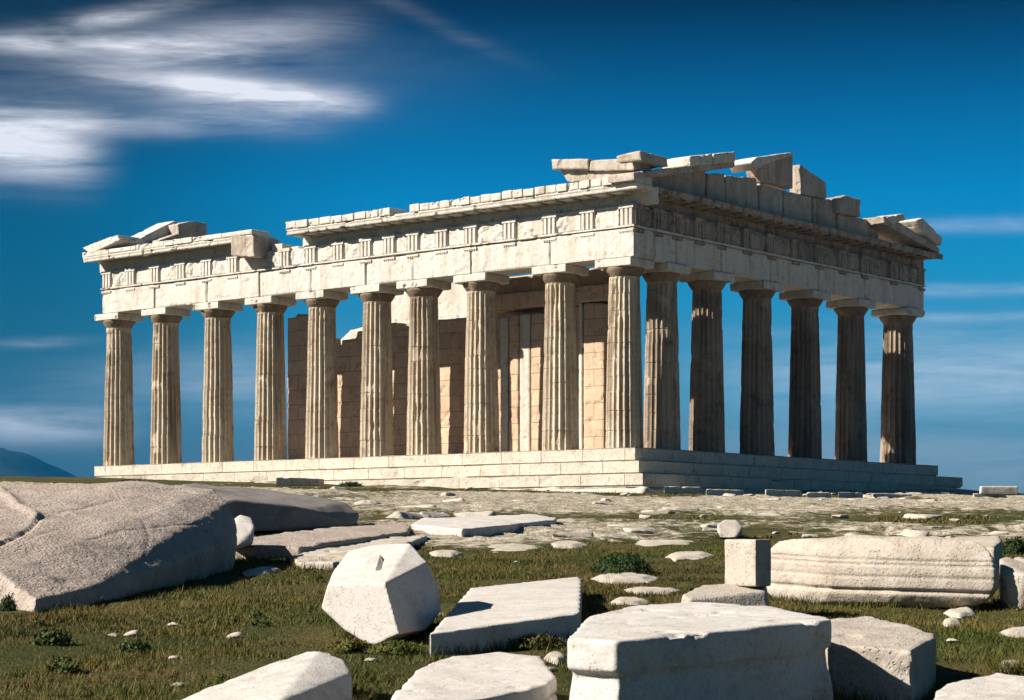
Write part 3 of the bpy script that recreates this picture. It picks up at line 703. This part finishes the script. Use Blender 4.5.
for u0, u1, w_ in cuts:
    um = 0.5 * (u0 + u1); vc = v16 - kk * (um - 1.0) - 0.15
    if u0 > lo_: add_shade_slab(vb(0.5 * (lo_ + u0)) - 0.4, vb(lo_) + 5.2, lo_, u0, k); k += 1
    add_shade_slab(vb(um) - 0.5, vc - w_, u0, u1, k); add_shade_slab(vc + w_, vb(u0) + 5.2, u0, u1, k); lo_ = u1; k += 1

# ---------------------------------------------------------------- stones lying on the slope
FLAT = []          # footprints kept free of grass
STONES = []
def stone(name, label, cat, pts, mat, voxel=0.03, smooth=2, amp=0.02, scale=2.5, seed=0, fn=None, chip=0.0, dents=0.0, group=None, extra=None):
    bm = bmesh.new(); hull_bm(bm, pts)
    for e in (extra or []): hull_bm(bm, e)
    cen = sum((Vector(p) for p in pts), Vector()) / len(pts)
    me = remeshed(bm, voxel, smooth, amp, scale, seed, 4, fn=fn, chip=chip, dents=dents)
    c = np.empty(len(me.vertices) * 3); me.vertices.foreach_get('co', c); c = c.reshape(-1, 3)
    base = Vector((cen.x, cen.y, float(ground_z(cen.x, cen.y)))); c -= np.array(base); me.vertices.foreach_set('co', c.ravel()); me.update()
    o = link(name, me, mat, None, base, smooth=True); tag(o, label, cat, group)
    STONES.append(o)
    return o

def foot(pts, drop=-0.15, grow=1.0):
    c = sum((Vector(p) for p in pts), Vector()) / len(pts)
    r = []
    for p in pts:
        q = c + (Vector(p) - c) * grow
        r.append(Vector((q.x, q.y, float(ground_z(q.x, q.y)) + drop)))
    return r

def block(name, label, cat, top, h, mat, grow=1.0, flat=False, group=None, drop=-0.15, dome=0.0, **kw):
    hs = h if isinstance(h, (list, tuple)) else [h] * len(top)
    P = [G(x, y, a) for (x, y), a in zip(top, hs)]
    if dome:
        c = sum(P, Vector()) / len(P); ring = [c + (p - c) * 0.62 + Vector((0, 0, dome)) for p in P]
    if flat: FLAT.append(np.array([[p.x, p.y] for p in P]))
    return stone(name, label, cat, P + (ring if dome else []) + foot(P, drop, grow), mat, group=group, **kw)

def polyline_fn(lines):
    def fn(co, nr):
        px = 512 + F * co[:, 0] / co[:, 1]; py = HZ - F * co[:, 2] / co[:, 1]; d = np.zeros(len(co))
        wx = 3.0 * fbm(co * 1.2, 3, 90); wy = 2.0 * fbm(co * 1.2 + 8, 3, 91)
        for pts, wd, dep in lines:
            best = np.full(len(co), 1e9)
            for (x0, y0), (x1, y1) in zip(pts[:-1], pts[1:]):
                t = np.clip(((px + wx - x0) * (x1 - x0) + (py + wy - y0) * (y1 - y0)) / ((x1 - x0) ** 2 + (y1 - y0) ** 2), 0, 1)
                best = np.minimum(best, np.hypot((px + wx - x0 - t * (x1 - x0)) , (py + wy - y0 - t * (y1 - y0)) * 1.6))
            d += dep * np.exp(-(best / wd) ** 2)
        return d
    return fn
BOULDER_MARKS = polyline_fn([([(84, 541), (110, 533), (150, 529), (200, 522)], 1.4, -0.012), ([(110, 505), (140, 497), (165, 499), (196, 504)], 1.3, -0.01), ([(0, 543), (25, 533), (40, 518)], 2.2, -0.045),
    ([(2, 492), (18, 505), (36, 516)], 5.0, 0.06), ([(60, 512), (95, 503), (120, 500)], 1.6, -0.015), ([(60, 528), (30, 540)], 1.6, -0.012), ([(145, 560), (148, 535), (142, 520)], 1.0, -0.015)])
# big boulder at the left
stone('boulder', 'huge flat-topped grey boulder filling the left edge, tilted towards the viewer', 'boulder',
      [D(-70, 492, 31), D(0, 486, 31.5), D(75, 482, 32.2), D(150, 482.5, 32.5), D(214, 488, 32.6), D(229, 500, 32), D(238, 528, 31.2), D(237, 540, 30.4), D(190, 556, 27.5), D(82, 590, 23.0), D(36, 599, 21.9), D(0, 572, 22.6), D(-70, 540, 24),
       D(34, 614, 21.8), D(0, 604, 22.6), D(100, 604, 23.4), D(236, 572, 30.8), D(-70, 600, 24), D(-70, 580, 32), D(210, 572, 33)],
      M_GREY, 0.035, 2, 0.05, 1.3, 1, chip=0.03, dents=0.05, fn=BOULDER_MARKS)
stone('fallen_column_drum', 'long dark rounded stone lying behind the huge left boulder', 'fallen column',
      [D(182, 484, 47), D(200, 482.5, 48), D(250, 489, 48), D(320, 497, 48), D(347, 503, 48), D(359, 514, 47.5), D(358, 524, 47), D(345, 529, 46.6), D(270, 531, 44), D(220, 530, 43.5), D(182, 530, 43), D(182, 500, 43.5), D(230, 500, 43.6), D(300, 506, 45), D(190, 535, 47), D(350, 530, 49)],
      M_DARKST, 0.06, 3, 0.06, 1.0, 2, dents=0.08)
stone('stone_chunk', 'small smooth pale chunk tucked against the right end of the huge boulder', 'stone',
      [D(230, 522, 33.5), D(240, 515, 33.6), D(252, 518, 33.6), D(255, 527, 33.4), D(251, 543, 33.2), D(235, 548, 33), D(228, 548, 33), D(235, 550, 34.4), D(252, 545, 34.4), D(238, 520, 34.4)],
      M_WHITE, 0.03, 2, 0.02, 2, 3)
block('long_slab', 'long grey split slab running right from the boulder, dark gap along its front edge', 'slab',
      [(232, 546), (250, 536.5), (330, 527), (405, 523.5), (411, 526), (408, 531), (300, 546.5)], [.22, .22, .22, .2, .2, .2, .24], M_GREY, seed=4, voxel=0.04, amp=0.03, dents=0.03, flat=True)
block('rough_slab', 'low rough pale slab in front of the long grey slab', 'slab',
      [(290, 556), (335, 543), (390, 537), (428, 535), (415, 541), (360, 555), (335, 562), (296, 561)], 0.14, M_PALE, seed=5, voxel=0.04, amp=0.05, chip=0.04, flat=True)

# white tilted wedge with a slot
slot = [(378, 556.5), (383.5, 555), (387.5, 567), (382, 570)]
def slot_fn(co, nr):
    px = 512 + F * co[:, 0] / co[:, 1]; py = HZ - F * co[:, 2] / co[:, 1]
    a = (px - 376.5 - (570 - py) * 0.28 * -1 - 4.5) ; ins = (np.abs(px - (379.5 + (py - 556) * -0.33 + 3.5)) < 2.3) & (py > 555.5) & (py < 570)
    return np.where(ins & (nr[:, 2] > 0.1), -0.06, 0.0)
def onplane(px, py, A, B, C):
    n = (B - A).cross(C - A); r = D(px, py, 1.0); return r * (n.dot(A) / n.dot(r))
w1, w2, w3 = D(385, 583, 18.6), D(399, 634, 18.5), D(441, 611, 19.5)
w4, w5, w6 = D(328, 584, 19.1), D(410, 543, 20.2), D(321, 608, 19.2)
wpts = [w1, w2, w3, w4, w5, w6] + [onplane(x, y, w1, w2, w6) for x, y in ((345, 630), (371, 647))] \
    + [onplane(x, y, w1, w4, w5) for x, y in ((348, 551), (374, 544.5), (335, 568))] + [onplane(x, y, w1, w2, w3) for x, y in ((398, 578), (427, 629), (427, 562), (439, 588))]
wpts += [D(430, 585, 20.6), D(345, 600, 20.4), D(355, 640, 20.0), D(420, 636, 20.2), D(405, 548, 20.7), D(360, 556, 20.6)]
stone('marble_wedge', 'tilted white marble wedge with a dark slot cut in its top', 'marble block', wpts, M_WHITE, 0.014, 5, 0.006, 4, 6, fn=slot_fn)
block('square_slab', 'flat grey-topped square slab lying in the grass right of the white wedge', 'slab',
      [(429, 634), (470, 588), (578, 576.5), (582, 579), (581, 611), (577, 614)], [.20, .22, .24, .24, .26, .25], M_WHITE, seed=7, voxel=0.025, smooth=1, amp=0.008, scale=3, grow=0.99)
block('tapered_slab', 'long low white slab with a blunt left end, lying behind the square slab', 'slab',
      [(411, 524), (421, 518.5), (480, 516), (535, 514), (557, 518), (556, 520), (515, 524), (462, 529)], [.25, .25, .26, .26, .22, .2, .24, .26], M_WHITE, seed=8, voxel=0.035, amp=0.02, grow=0.97)

# front row of blocks cut by the lower edge of the picture
stone('marble_block', 'pale block with a sloping top, leftmost of the three at the bottom edge', 'marble block',
      [D(165, 708, 12.9), D(205, 688, 13.4), D(308, 649.5, 14.4), D(319, 651, 14.3), D(345, 660, 14.2), D(351, 672, 13.9), D(278, 702, 12.5), D(352, 690, 13.8), D(356, 730, 13.3), D(278, 750, 12.2), D(165, 750, 12.6), D(350, 700, 15), D(200, 710, 15)],
      M_WHITE, 0.02, 2, 0.012, 3, 9, chip=0.012)
block('marble_block', 'low white block with a grooved side, middle one at the bottom edge', 'marble block',
      [(386, 702), (419, 666.5), (452, 656), (500, 651.5), (541, 656), (557, 677), (545, 686), (457, 704)], [.34, .33, .33, .33, .33, .31, .31, .33], M_WHITE, seed=10, voxel=0.02, amp=0.015, chip=0.012, grow=1.03,
      fn=lambda co, nr: np.where((np.abs(co[:, 2] - ground_z(co[:, 0], co[:, 1]) - 0.20) < 0.018) & (nr[:, 2] < 0.5), -0.02, 0.0))
topP = [(567, 637), (588, 616), (634, 605.5), (696, 602), (765, 605), (829, 617), (832, 620), (617, 641)]
P12 = [G(x, y, .62) for x, y in topP]
lipb = [Vector((p.x, p.y, p.z - 0.20)) for p in P12]
c12 = sum(P12, Vector()) / 8
low = [c12 + (p - c12) * 0.955 for p in lipb]; low = [Vector((p.x, p.y, q.z + 0.05)) for p, q in zip(low, lipb)]
nrm = Vector((P12[7].y - P12[6].y, P12[6].x - P12[7].x, 0)).normalized()
lowb = foot(low, -0.2, 1.10)
stone('marble_block', 'largest white block at the bottom edge, its shaded front cut by a deep groove', 'marble block', P12 + lipb, M_WHITE, 0.022, 2, 0.014, 3, 11, chip=0.03, extra=[low + lowb])
block('marble_block', 'rough cream block with a rounded top, just right of the largest front block', 'marble block',
      [(826, 620), (868, 615), (904, 623), (935, 634), (936, 638), (912, 650), (828, 643)], [.40, .40, .40, .38, .37, .37, .39], M_CREAM, seed=12, voxel=0.022, amp=0.025, chip=0.02, grow=0.97, drop=-0.05)

# post on its base, moulded beam and neighbours at the right
stone('base_stone', 'low pale stone under the small square post', 'stone',
      [D(682, 594, 20.6), D(703, 585, 21.3), D(762, 581.5, 21.7), D(767, 585, 21.5), D(765, 592, 20.9), D(690, 600, 20.4), D(678, 628, 20.5), D(772, 624, 20.7), D(700, 622, 21.8), D(772, 618, 21.9)], M_CREAM, 0.025, 2, 0.015, 2.5, 13)
pb = [D(724.5, 583, 21.5), D(755.5, 585, 21.0), D(771, 581.5, 21.28)]
zb = min(p.z for p in pb) - 0.02
for p in pb: p.z = zb
pb.append(pb[0] + (pb[2] - pb[1]))
ht = Vector((0, 0, 0.50))
stone('square_post', 'small upright square marble post standing on a low stone', 'post', pb + [p + ht for p in pb], M_CREAM, 0.016, 1, 0.006, 4, 14)
def beam_fn(co, nr):
    px = 512 + F * co[:, 0] / co[:, 1]
    hgt = co[:, 2] - ground_z(co[:, 0], co[:, 1])
    wob = 0.012 * fbm(co * 1.5, 2, 88)
    d = np.zeros(len(co))
    for c, wd, dp in ((0.56, 0.013, 0.022), (0.51, 0.013, 0.022), (0.37, 0.016, 0.012), (0.21, 0.022, 0.035)):
        d -= dp * np.exp(-((hgt - c - wob) / wd) ** 2) * (nr[:, 1] < 0.2)
    return d
def drum_ring(c, ry, rz, n=22, e=0.75):
    r = []
    for k in range(n):
        a = 2 * math.pi * k / n; ca, sa = math.cos(a), math.sin(a)
        r.append(c + Vector((ca * abs(ca) ** (e - 1) * ry * 0.5, -ca * abs(ca) ** (e - 1) * ry, sa * abs(sa) ** (e - 1) * rz) if abs(ca) > 1e-6 and abs(sa) > 1e-6 else (ca * ry * 0.5, -ca * ry, sa * rz)))
    return r
stone('moulded_beam', 'long rounded marble beam with carved mouldings along its side', 'marble beam',
      drum_ring(D(786, 575, 23.7), 0.48, 0.28) + drum_ring(D(797, 572.5, 23.6), 0.62, 0.40) + drum_ring(D(860, 572, 23.1), 0.62, 0.425) + drum_ring(D(920, 573, 22.8), 0.62, 0.415) + drum_ring(D(955, 574, 22.6), 0.60, 0.39) + drum_ring(D(970, 577, 22.55), 0.46, 0.28),
      M_CREAM, 0.017, 3, 0.022, 3, 15, fn=beam_fn)
stone('stone_block', 'cream block cut off by the right edge beside the moulded beam', 'stone',
      [D(999, 558, 22.6), D(1010, 556, 22.9), D(1060, 554, 23.4), D(1080, 562, 23), D(1080, 575, 22.4), D(1026, 576, 22.0), D(1000, 572, 22.2), D(1003, 608, 22.4), D(1016, 616, 22.1), D(1080, 616, 22), D(1000, 606, 23.4), D(1080, 606, 23.6)],
      M_CREAM, 0.03, 2, 0.03, 2, 16, chip=0.04)
block('cornice_fragment', 'pale flat-topped fragment peeping over the far end of the moulded beam', 'stone',
      [(925, 545), (935, 537.5), (1000, 536), (1002, 541), (995, 547)], .42, M_PALE, seed=17, voxel=0.035, amp=0.03)
stone('boulder', 'small round pale boulder on the rocky ground behind the square post', 'boulder',
      [D(716, 531, 43), D(717, 523, 43), D(724, 519, 43.2), D(737, 519.5, 43.2), D(743, 526, 43), D(743, 534, 42.8), D(735, 538.5, 42.4), D(720, 538, 42.4), D(730, 522, 43.8), D(728, 538, 43.8)],
      M_PALE, 0.03, 2, 0.04, 2, 18)
block('stone_block', 'low lumpy white stone in the bottom right corner', 'stone',
      [(930, 703), (934, 688), (956, 682), (981, 681.5), (997, 673), (1024, 675), (1060, 680), (1060, 710)], [.22, .24, .24, .24, .27, .27, .25, .22], M_WHITE, seed=19, voxel=0.022, amp=0.03, dents=0.02)
block('stone_chunk', 'small pale chunk in the grass above the bottom right corner stone', 'stone',
      [(994, 668), (1003, 659.5), (1020, 660), (1024, 667), (1010, 670)], [.05, .10, .10, .05, .05], M_PALE, seed=20, voxel=0.02, amp=0.02)

# worked blocks at the foot of the temple
def fblock(px0, px1, py, hh, dd, label, seed, tilt=(0, 0, 0), mat=M_ENT, name='marble_block'):
    a = G(px0, py); b = G(px1, py); Y = 0.5 * (a.y + b.y); n = Vector((0.25, 1, 0)).normalized()
    a.z = b.z = min(a.z, b.z) - 0.05
    b2 = Vector((b.x, b.y + tilt[0], b.z)); pts = []
    for p in (a, b2):
        for q in (Vector((0, 0, 0)), n * dd):
            for z in (0, hh + 0.05): pts.append(p + q + Vector((0, 0, z)))
    return stone(name, label, 'marble block', pts, mat, 0.06, 1, 0.03, 1.5, seed, chip=0.05)
fblock(553, 615, 490.5, 0.72, 1.3, 'long white block lying before the near corner steps of the temple', 31, (1.5, 0, 0))
fblock(642, 662, 492.5, 0.50, 0.9, 'small cubic white block on the ground right below the corner of the steps', 32)
fblock(664, 700, 494, 0.42, 0.9, 'narrow pale kerb block, second to the right of the corner of the steps', 33)
fblock(706, 742, 496, 0.36, 0.9, 'low pale kerb block in the shade of the short front, third right of the corner', 34)
fblock(765, 800, 498, 0.42, 0.9, 'squat pale block before the middle of the shaded steps', 35)
fblock(806, 830, 500, 0.38, 0.9, 'pale block with a chipped corner, right of the middle of the shaded steps', 36)
fblock(838, 862, 499, 0.34, 0.9, 'low pale block before the shaded steps under the second column from the right', 37)
fblock(872, 912, 499, 0.30, 0.9, 'thin pale slab before the shaded steps under the rightmost column', 38, name='slab')
fblock(973, 1006, 499.5, 0.32, 1.6, 'lower white slab of the small stack at the far right skyline', 39, name='slab')
s0 = G(973, 499.5)
_u = D(980, 493.8, s0.y + 0.25); _v = D(1018, 494.2, s0.y + 0.6)
stone('slab', 'upper white slab of the small stack at the far right skyline', 'marble block',
      [p + q + Vector((0, 0, z)) for p in (_u, _v) for q in (Vector((0, 0, 0)), Vector((.2, 1.0, 0))) for z in (0, 0.42)], M_ENT, 0.06, 1, 0.03, 1.5, 40, chip=0.04)
fblock(276, 318, 486, 0.5, 1.2, 'low pale block on the grass before the middle of the long front', 41)
fblock(230, 262, 481.5, 0.35, 1.2, 'flat pale block before the steps left of the middle of the long front', 42)

# flat rocks showing in the turf
flat_list = [
    ([(478, 548), (492, 543.5), (512, 542), (540, 543.5), (550, 547), (540, 551), (515, 553.5), (490, 553)], 'oval flat pale stone just below the long low white slab'),
    ([(428, 554), (440, 551), (458, 551.5), (463, 554), (452, 557), (434, 557)], 'little flat stone left of the oval one, right of the white wedge'),
    ([(560, 527), (580, 522), (625, 521), (660, 525), (645, 528), (600, 529)], 'broad pale flat rock to the right of the long low white slab'),
    ([(632, 545), (640, 540.5), (675, 540), (697, 542), (690, 546), (650, 547)], 'flat white stone in the turf above the dark tuft'),
    ([(664, 557), (675, 553), (705, 553), (717, 556), (700, 559), (675, 560)], 'flat pale stone just left of the square post'),
    ([(585, 580), (600, 576.5), (635, 575.5), (662, 579), (650, 583), (610, 584)], 'upper flat stone of the three right of the square slab'),
    ([(618, 591), (632, 587.5), (660, 588), (684, 591), (670, 595), (635, 595)], 'middle flat stone of the three right of the square slab'),
    ([(606, 603), (616, 600), (640, 600), (652, 602.5), (640, 606), (615, 606.5)], 'lowest flat stone of the three right of the square slab'),
    ([(240, 574), (255, 570.5), (280, 569), (284, 571.5), (268, 575), (246, 577)], 'thin pale stone in the grass below the right end of the huge boulder'),
    ([(541, 661), (548, 656), (562, 655), (568, 660), (558, 664)], 'small pale stone between the middle and largest front blocks'),
    ([(940, 614), (952, 611), (972, 611), (978, 615), (960, 619)], 'small pale stone in the grass below the moulded beam'),
    ([(940, 624), (950, 622), (962, 623), (962, 627), (946, 628)], 'smaller pale stone just below the other one under the moulded beam'),
    ([(996, 633), (1010, 630), (1040, 630), (1040, 637), (1005, 638)], 'flat pale stone at the right edge below the cream block'),
    ([(410, 541), (425, 536.5), (455, 538), (462, 542), (445, 546), (420, 546)], 'low pale rock under the blunt end of the long low white slab'),
    ([(545, 546), (556, 543), (580, 543), (590, 546), (575, 549), (552, 549)], 'narrow pale rock right of the oval flat stone'),
    ([(430, 556), (440, 553), (470, 553), (475, 556), (462, 560), (436, 560)], None),
]
for k, (p, lab) in enumerate(flat_list):
    if lab is None: continue
    block('flat_rock', lab, 'rock', p, [0.0] * len(p), M_PALE, seed=50 + k, voxel=0.025, amp=0.03, scale=3.5, flat=True, drop=-0.1, dome=0.04 + 0.012 * (k % 3))

# loose rubble over the rocky ground: one rock built, the rest are copies
def rubble():
    rr = random.Random(4); protos = []
    for k in range(4):
        pts = [Vector((rr.gauss(0, .3), rr.gauss(0, .3), rr.uniform(-.12, .26))) for _ in range(14)]
        bm = bmesh.new(); hull_bm(bm, pts); protos.append(remeshed(bm, 0.05, 1, 0.04, 3, 70 + k)); protos[-1].materials.append(M_PALE)
        protos[-1].polygons.foreach_set('use_smooth', np.ones(len(protos[-1].polygons), bool))
    for k in range(230):
        px, py = rr.uniform(170, 1015), 488 + 52 * rr.random() ** 1.4
        if k > 150: px, py = rr.uniform(740, 1000), rr.uniform(493, 506)
        p = G(px, py)
        if p.y > 118: continue
        o = bpy.data.objects.new('loose_rock', protos[k % 4]); COL.objects.link(o)
        s = 0.28 + 0.75 * rr.random() ** 2.2; o.location = (p.x, p.y, p.z + 0.02); o.scale = (s * rr.uniform(0.9, 1.5), s * rr.uniform(0.8, 1.3), s * rr.uniform(0.7, 1.1)); o.rotation_euler = (0, 0, rr.uniform(0, 6.3))
        tag(o, 'small loose pale rock on the stony ground before the temple', 'rock', 'loose rocks on the stony ground')
rubble()

# ---------------------------------------------------------------- grass and plants
def in_poly(x, y, poly):
    r = np.zeros(len(x), bool); n = len(poly); j = n - 1
    for i in range(n):
        xi, yi = poly[i]; xj, yj = poly[j]
        if yi != yj: r ^= ((yi > y) != (yj > y)) & (x < (xj - xi) * (y - yi) / (yj - yi) + xi)
        j = i
    return r

def blades(name, x, y, z, h, w, lean, mat):
    n = len(x); a = rng.uniform(0, 2 * np.pi, n); b = a + rng.normal(0, 0.8, n) + 1.57
    ux, uy = np.cos(a) * w / 2, np.sin(a) * w / 2
    lx, ly = np.cos(b) * lean * h, np.sin(b) * lean * h
    V = np.empty((n, 3, 3))
    V[:, 0] = np.stack([x - ux, y - uy, z], 1); V[:, 1] = np.stack([x + ux, y + uy, z], 1); V[:, 2] = np.stack([x + lx, y + ly, z + h], 1)
    me = bpy.data.meshes.new(name)
    me.vertices.add(3 * n); me.vertices.foreach_set('co', V.ravel())
    me.loops.add(3 * n); me.loops.foreach_set('vertex_index', np.arange(3 * n))
    me.polygons.add(n); me.polygons.foreach_set('loop_start', np.arange(0, 3 * n, 3)); me.polygons.foreach_set('loop_total', np.full(n, 3))
    me.update(); return link(name, me, mat)

def build_grass():
    def field(n, y0, y1, p):
        t = rng.random(n); y = (y0 ** p + t * (y1 ** p - y0 ** p)) ** (1 / p)
        return rng.uniform(-1, 1, n) * (0.285 * y + 0.6), y
    xs, ys_, hs, ws = [], [], [], []
    x, y = field(800000, 11.5, 44, 0.9)
    rk = rock_mask(x, y); P = np.stack([x, y, 0 * x], 1)
    den = 0.55 + 1.5 * fbm(P * 0.9, 4, 33)
    keep = (rk + 0.25 * fbm(P * 2.2, 3, 34) < 0.34) & (rng.random(len(x)) < np.clip(den, 0.06, 1))
    tall = np.clip(0.5 + 0.9 * fbm(P * 1.6, 3, 35), 0, 1.2)
    x, y, tall = x[keep], y[keep], tall[keep]
    xs.append(x); ys_.append(y); hs.append((0.018 + 0.05 * tall) * rng.uniform(0.6, 1.4, len(x)) * (1 + 1.3 * (rng.random(len(x)) < 0.012))); ws.append(0.0035 + 0.00032 * y)
    x, y = field(190000, 42, 108, 1.0)
    rk = rock_mask(x, y); P = np.stack([x, y, 0 * x], 1)
    keep = (rk + 0.22 * fbm(P * 1.1, 3, 36) < 0.27)
    x, y = x[keep], y[keep]
    xs.append(x); ys_.append(y); hs.append(rng.uniform(0.03, 0.10, len(x))); ws.append(np.full(len(x), 0.05))
    x = np.concatenate(xs); y = np.concatenate(ys_); h = np.concatenate(hs); w = np.concatenate(ws)
    cx_, cy_ = [], []
    for o in STONES:
        if o.location.y > 48 or o.name.startswith('flat_rock'): continue
        me = o.data; c = np.empty(len(me.vertices) * 3); me.vertices.foreach_get('co', c); c = c.reshape(-1, 3) + np.array(o.location)
        hh = c[:, 2] - ground_d(c[:, 0], c[:, 1]); ii = np.where(np.abs(hh) < 0.09)[0]
        if not len(ii): continue
        m = min(len(ii) * 2, 2600); ii = rng.choice(ii, m); ce = np.array(o.location)[:2]
        dv = c[ii, :2] - ce; dv /= np.linalg.norm(dv, axis=1)[:, None] + 1e-9
        pp = c[ii, :2] + dv * rng.uniform(-0.01, 0.09, m)[:, None]
        cl_ = fbm(np.stack([pp[:, 0] * 1.7, pp[:, 1] * 1.7, 0 * pp[:, 0]], 1), 3, 37) > -0.12
        cx_.append(pp[cl_, 0]); cy_.append(pp[cl_, 1])
    cx_ = np.concatenate(cx_); cy_ = np.concatenate(cy_)
    n0 = len(x); x = np.concatenate([x, cx_]); y = np.concatenate([y, cy_]); h = np.concatenate([h, rng.uniform(0.05, 0.16, len(cx_))]); w = np.concatenate([w, 0.004 + 0.00035 * cy_])
    ok = np.ones(len(x), bool)
    for poly in FLAT:
        lo, hi = poly.min(0), poly.max(0); c = (x > lo[0]) & (x < hi[0]) & (y > lo[1]) & (y < hi[1]); ii = np.where(c)[0]
        ii = ii[ii < n0]
        ok[ii[in_poly(x[ii], y[ii], poly)]] = False
    x, y, h, w = x[ok], y[ok], h[ok], w[ok]
    z = ground_d(x, y) - 0.01
    o = blades('grass', x, y, z, h, w, rng.uniform(0.2, 0.9, len(x)), M_GRASS)
    tag(o, 'short olive and straw coloured turf between the stones', kind='stuff')
build_grass()

def tuft(px, py, wpx, hpx, label, n=5000, name='shrub', seed=0, mat=M_SHRUB, deep=None):
    c = G(px, py); k = c.y / F; rx = wpx * k / 2; rz = hpx * k; ry = deep or rx * 0.8
    r = np.random.default_rng(seed)
    d = r.normal(size=(n, 3)); d /= np.linalg.norm(d, axis=1)[:, None]; rad = r.random(n) ** 0.4
    lump = 0.75 + 0.45 * fbm(d * 2.1 + seed, 3, seed)
    p = d * (rad * lump)[:, None]; p[:, 2] = np.abs(p[:, 2])
    s = 0.012 + 1.6 * k
    q = p * np.array([rx, ry, rz]); ax = r.normal(size=(n, 3)); ax /= np.linalg.norm(ax, axis=1)[:, None]; bx = np.cross(ax, d); bx /= np.linalg.norm(bx, axis=1)[:, None] + 1e-9
    V = np.stack([q - ax * s * .5, q + bx * s * 0.35, q + ax * s * .9 + np.array([0, 0, s * .5]), q - bx * s * 0.35], 1).reshape(-1, 3)
    me = mesh_from(name, V, np.arange(4 * n).reshape(-1, 4))
    o = link(name, me, mat, None, c); tag(o, label, 'plant')
tuft(622, 573, 74, 27, 'dark green low tuft in the turf right of centre', 5000, 'shrub', 1, deep=1.6)
tuft(1015, 556, 40, 22, 'dark bush at the right edge behind the moulded beam', 3500, 'shrub', 2)
tuft(133, 485, 46, 7, 'thin dark weeds along the foot of the temple steps at far left', 1200, 'weeds', 3)
tuft(350, 487, 34, 6, 'dark weeds before the middle of the long temple front', 900, 'weeds', 4)
tuft(520, 489, 26, 6, 'dark weeds left of the long white block at the steps', 700, 'weeds', 5)
tuft(12, 612, 40, 22, 'dark weeds in the shadow under the left end of the huge boulder', 1500, 'weeds', 6)
tuft(530, 646, 90, 14, 'longer grass tuft in the shade along the front of the square slab', 2500, 'grass_tuft', 7, M_GRASS, deep=0.5)
tuft(398, 652, 74, 12, 'grass clump growing along the foot of the tilted white wedge', 2600, 'grass_tuft', 8, M_GRASS, deep=0.35)
tuft(352, 648, 50, 9, 'smaller grass clump left of the foot of the tilted white wedge', 1600, 'grass_tuft', 9, M_GRASS, deep=0.3)
def scatter_near():
    rr = random.Random(12); n = 0
    weed = None; peb = None
    while n < 46:
        px, py = rr.uniform(10, 1015), rr.uniform(560, 698)
        p = G(px, py)
        if any(abs(p.x - o.location.x) < 0.55 * o.dimensions.x + 0.1 and abs(p.y - o.location.y) < 0.55 * o.dimensions.y + 0.1 for o in STONES): continue
        n += 1
        if n % 2:
            if weed is None:
                tuft(px, py, 30, 9, 'low leafy weed growing in the turf between the stones', 320, 'weed', 21, M_WEED)
                weed = [o for o in COL.objects if o.name == 'weed'][0]; tag(weed, group='low weeds in the near turf'); o = weed
            else:
                o = weed.copy(); COL.objects.link(o)
            s_ = rr.uniform(0.35, 0.95) * (1.3 if py > 640 else 1.0)
        else:
            if peb is None:
                bm = bmesh.new(); hull_bm(bm, [Vector((rr.gauss(0, .06), rr.gauss(0, .06), rr.uniform(-.03, .05))) for _ in range(14)])
                me = remeshed(bm, 0.012, 1, 0.008, 9, 80); peb = link('pebble', me, M_PALE, smooth=True); o = peb
                tag(o, 'little pale pebble lying in the turf between the stones', 'pebble', 'pebbles in the near turf')
            else:
                o = peb.copy(); COL.objects.link(o)
            s_ = rr.uniform(0.5, 1.3)
        o.location = (p.x, p.y, float(ground_d(np.array([p.x]), np.array([p.y]))[0]) + 0.005); o.scale = (s_, s_, s_); o.rotation_euler = (0, 0, rr.uniform(0, 6.28))
bpy.context.view_layer.update()
scatter_near()
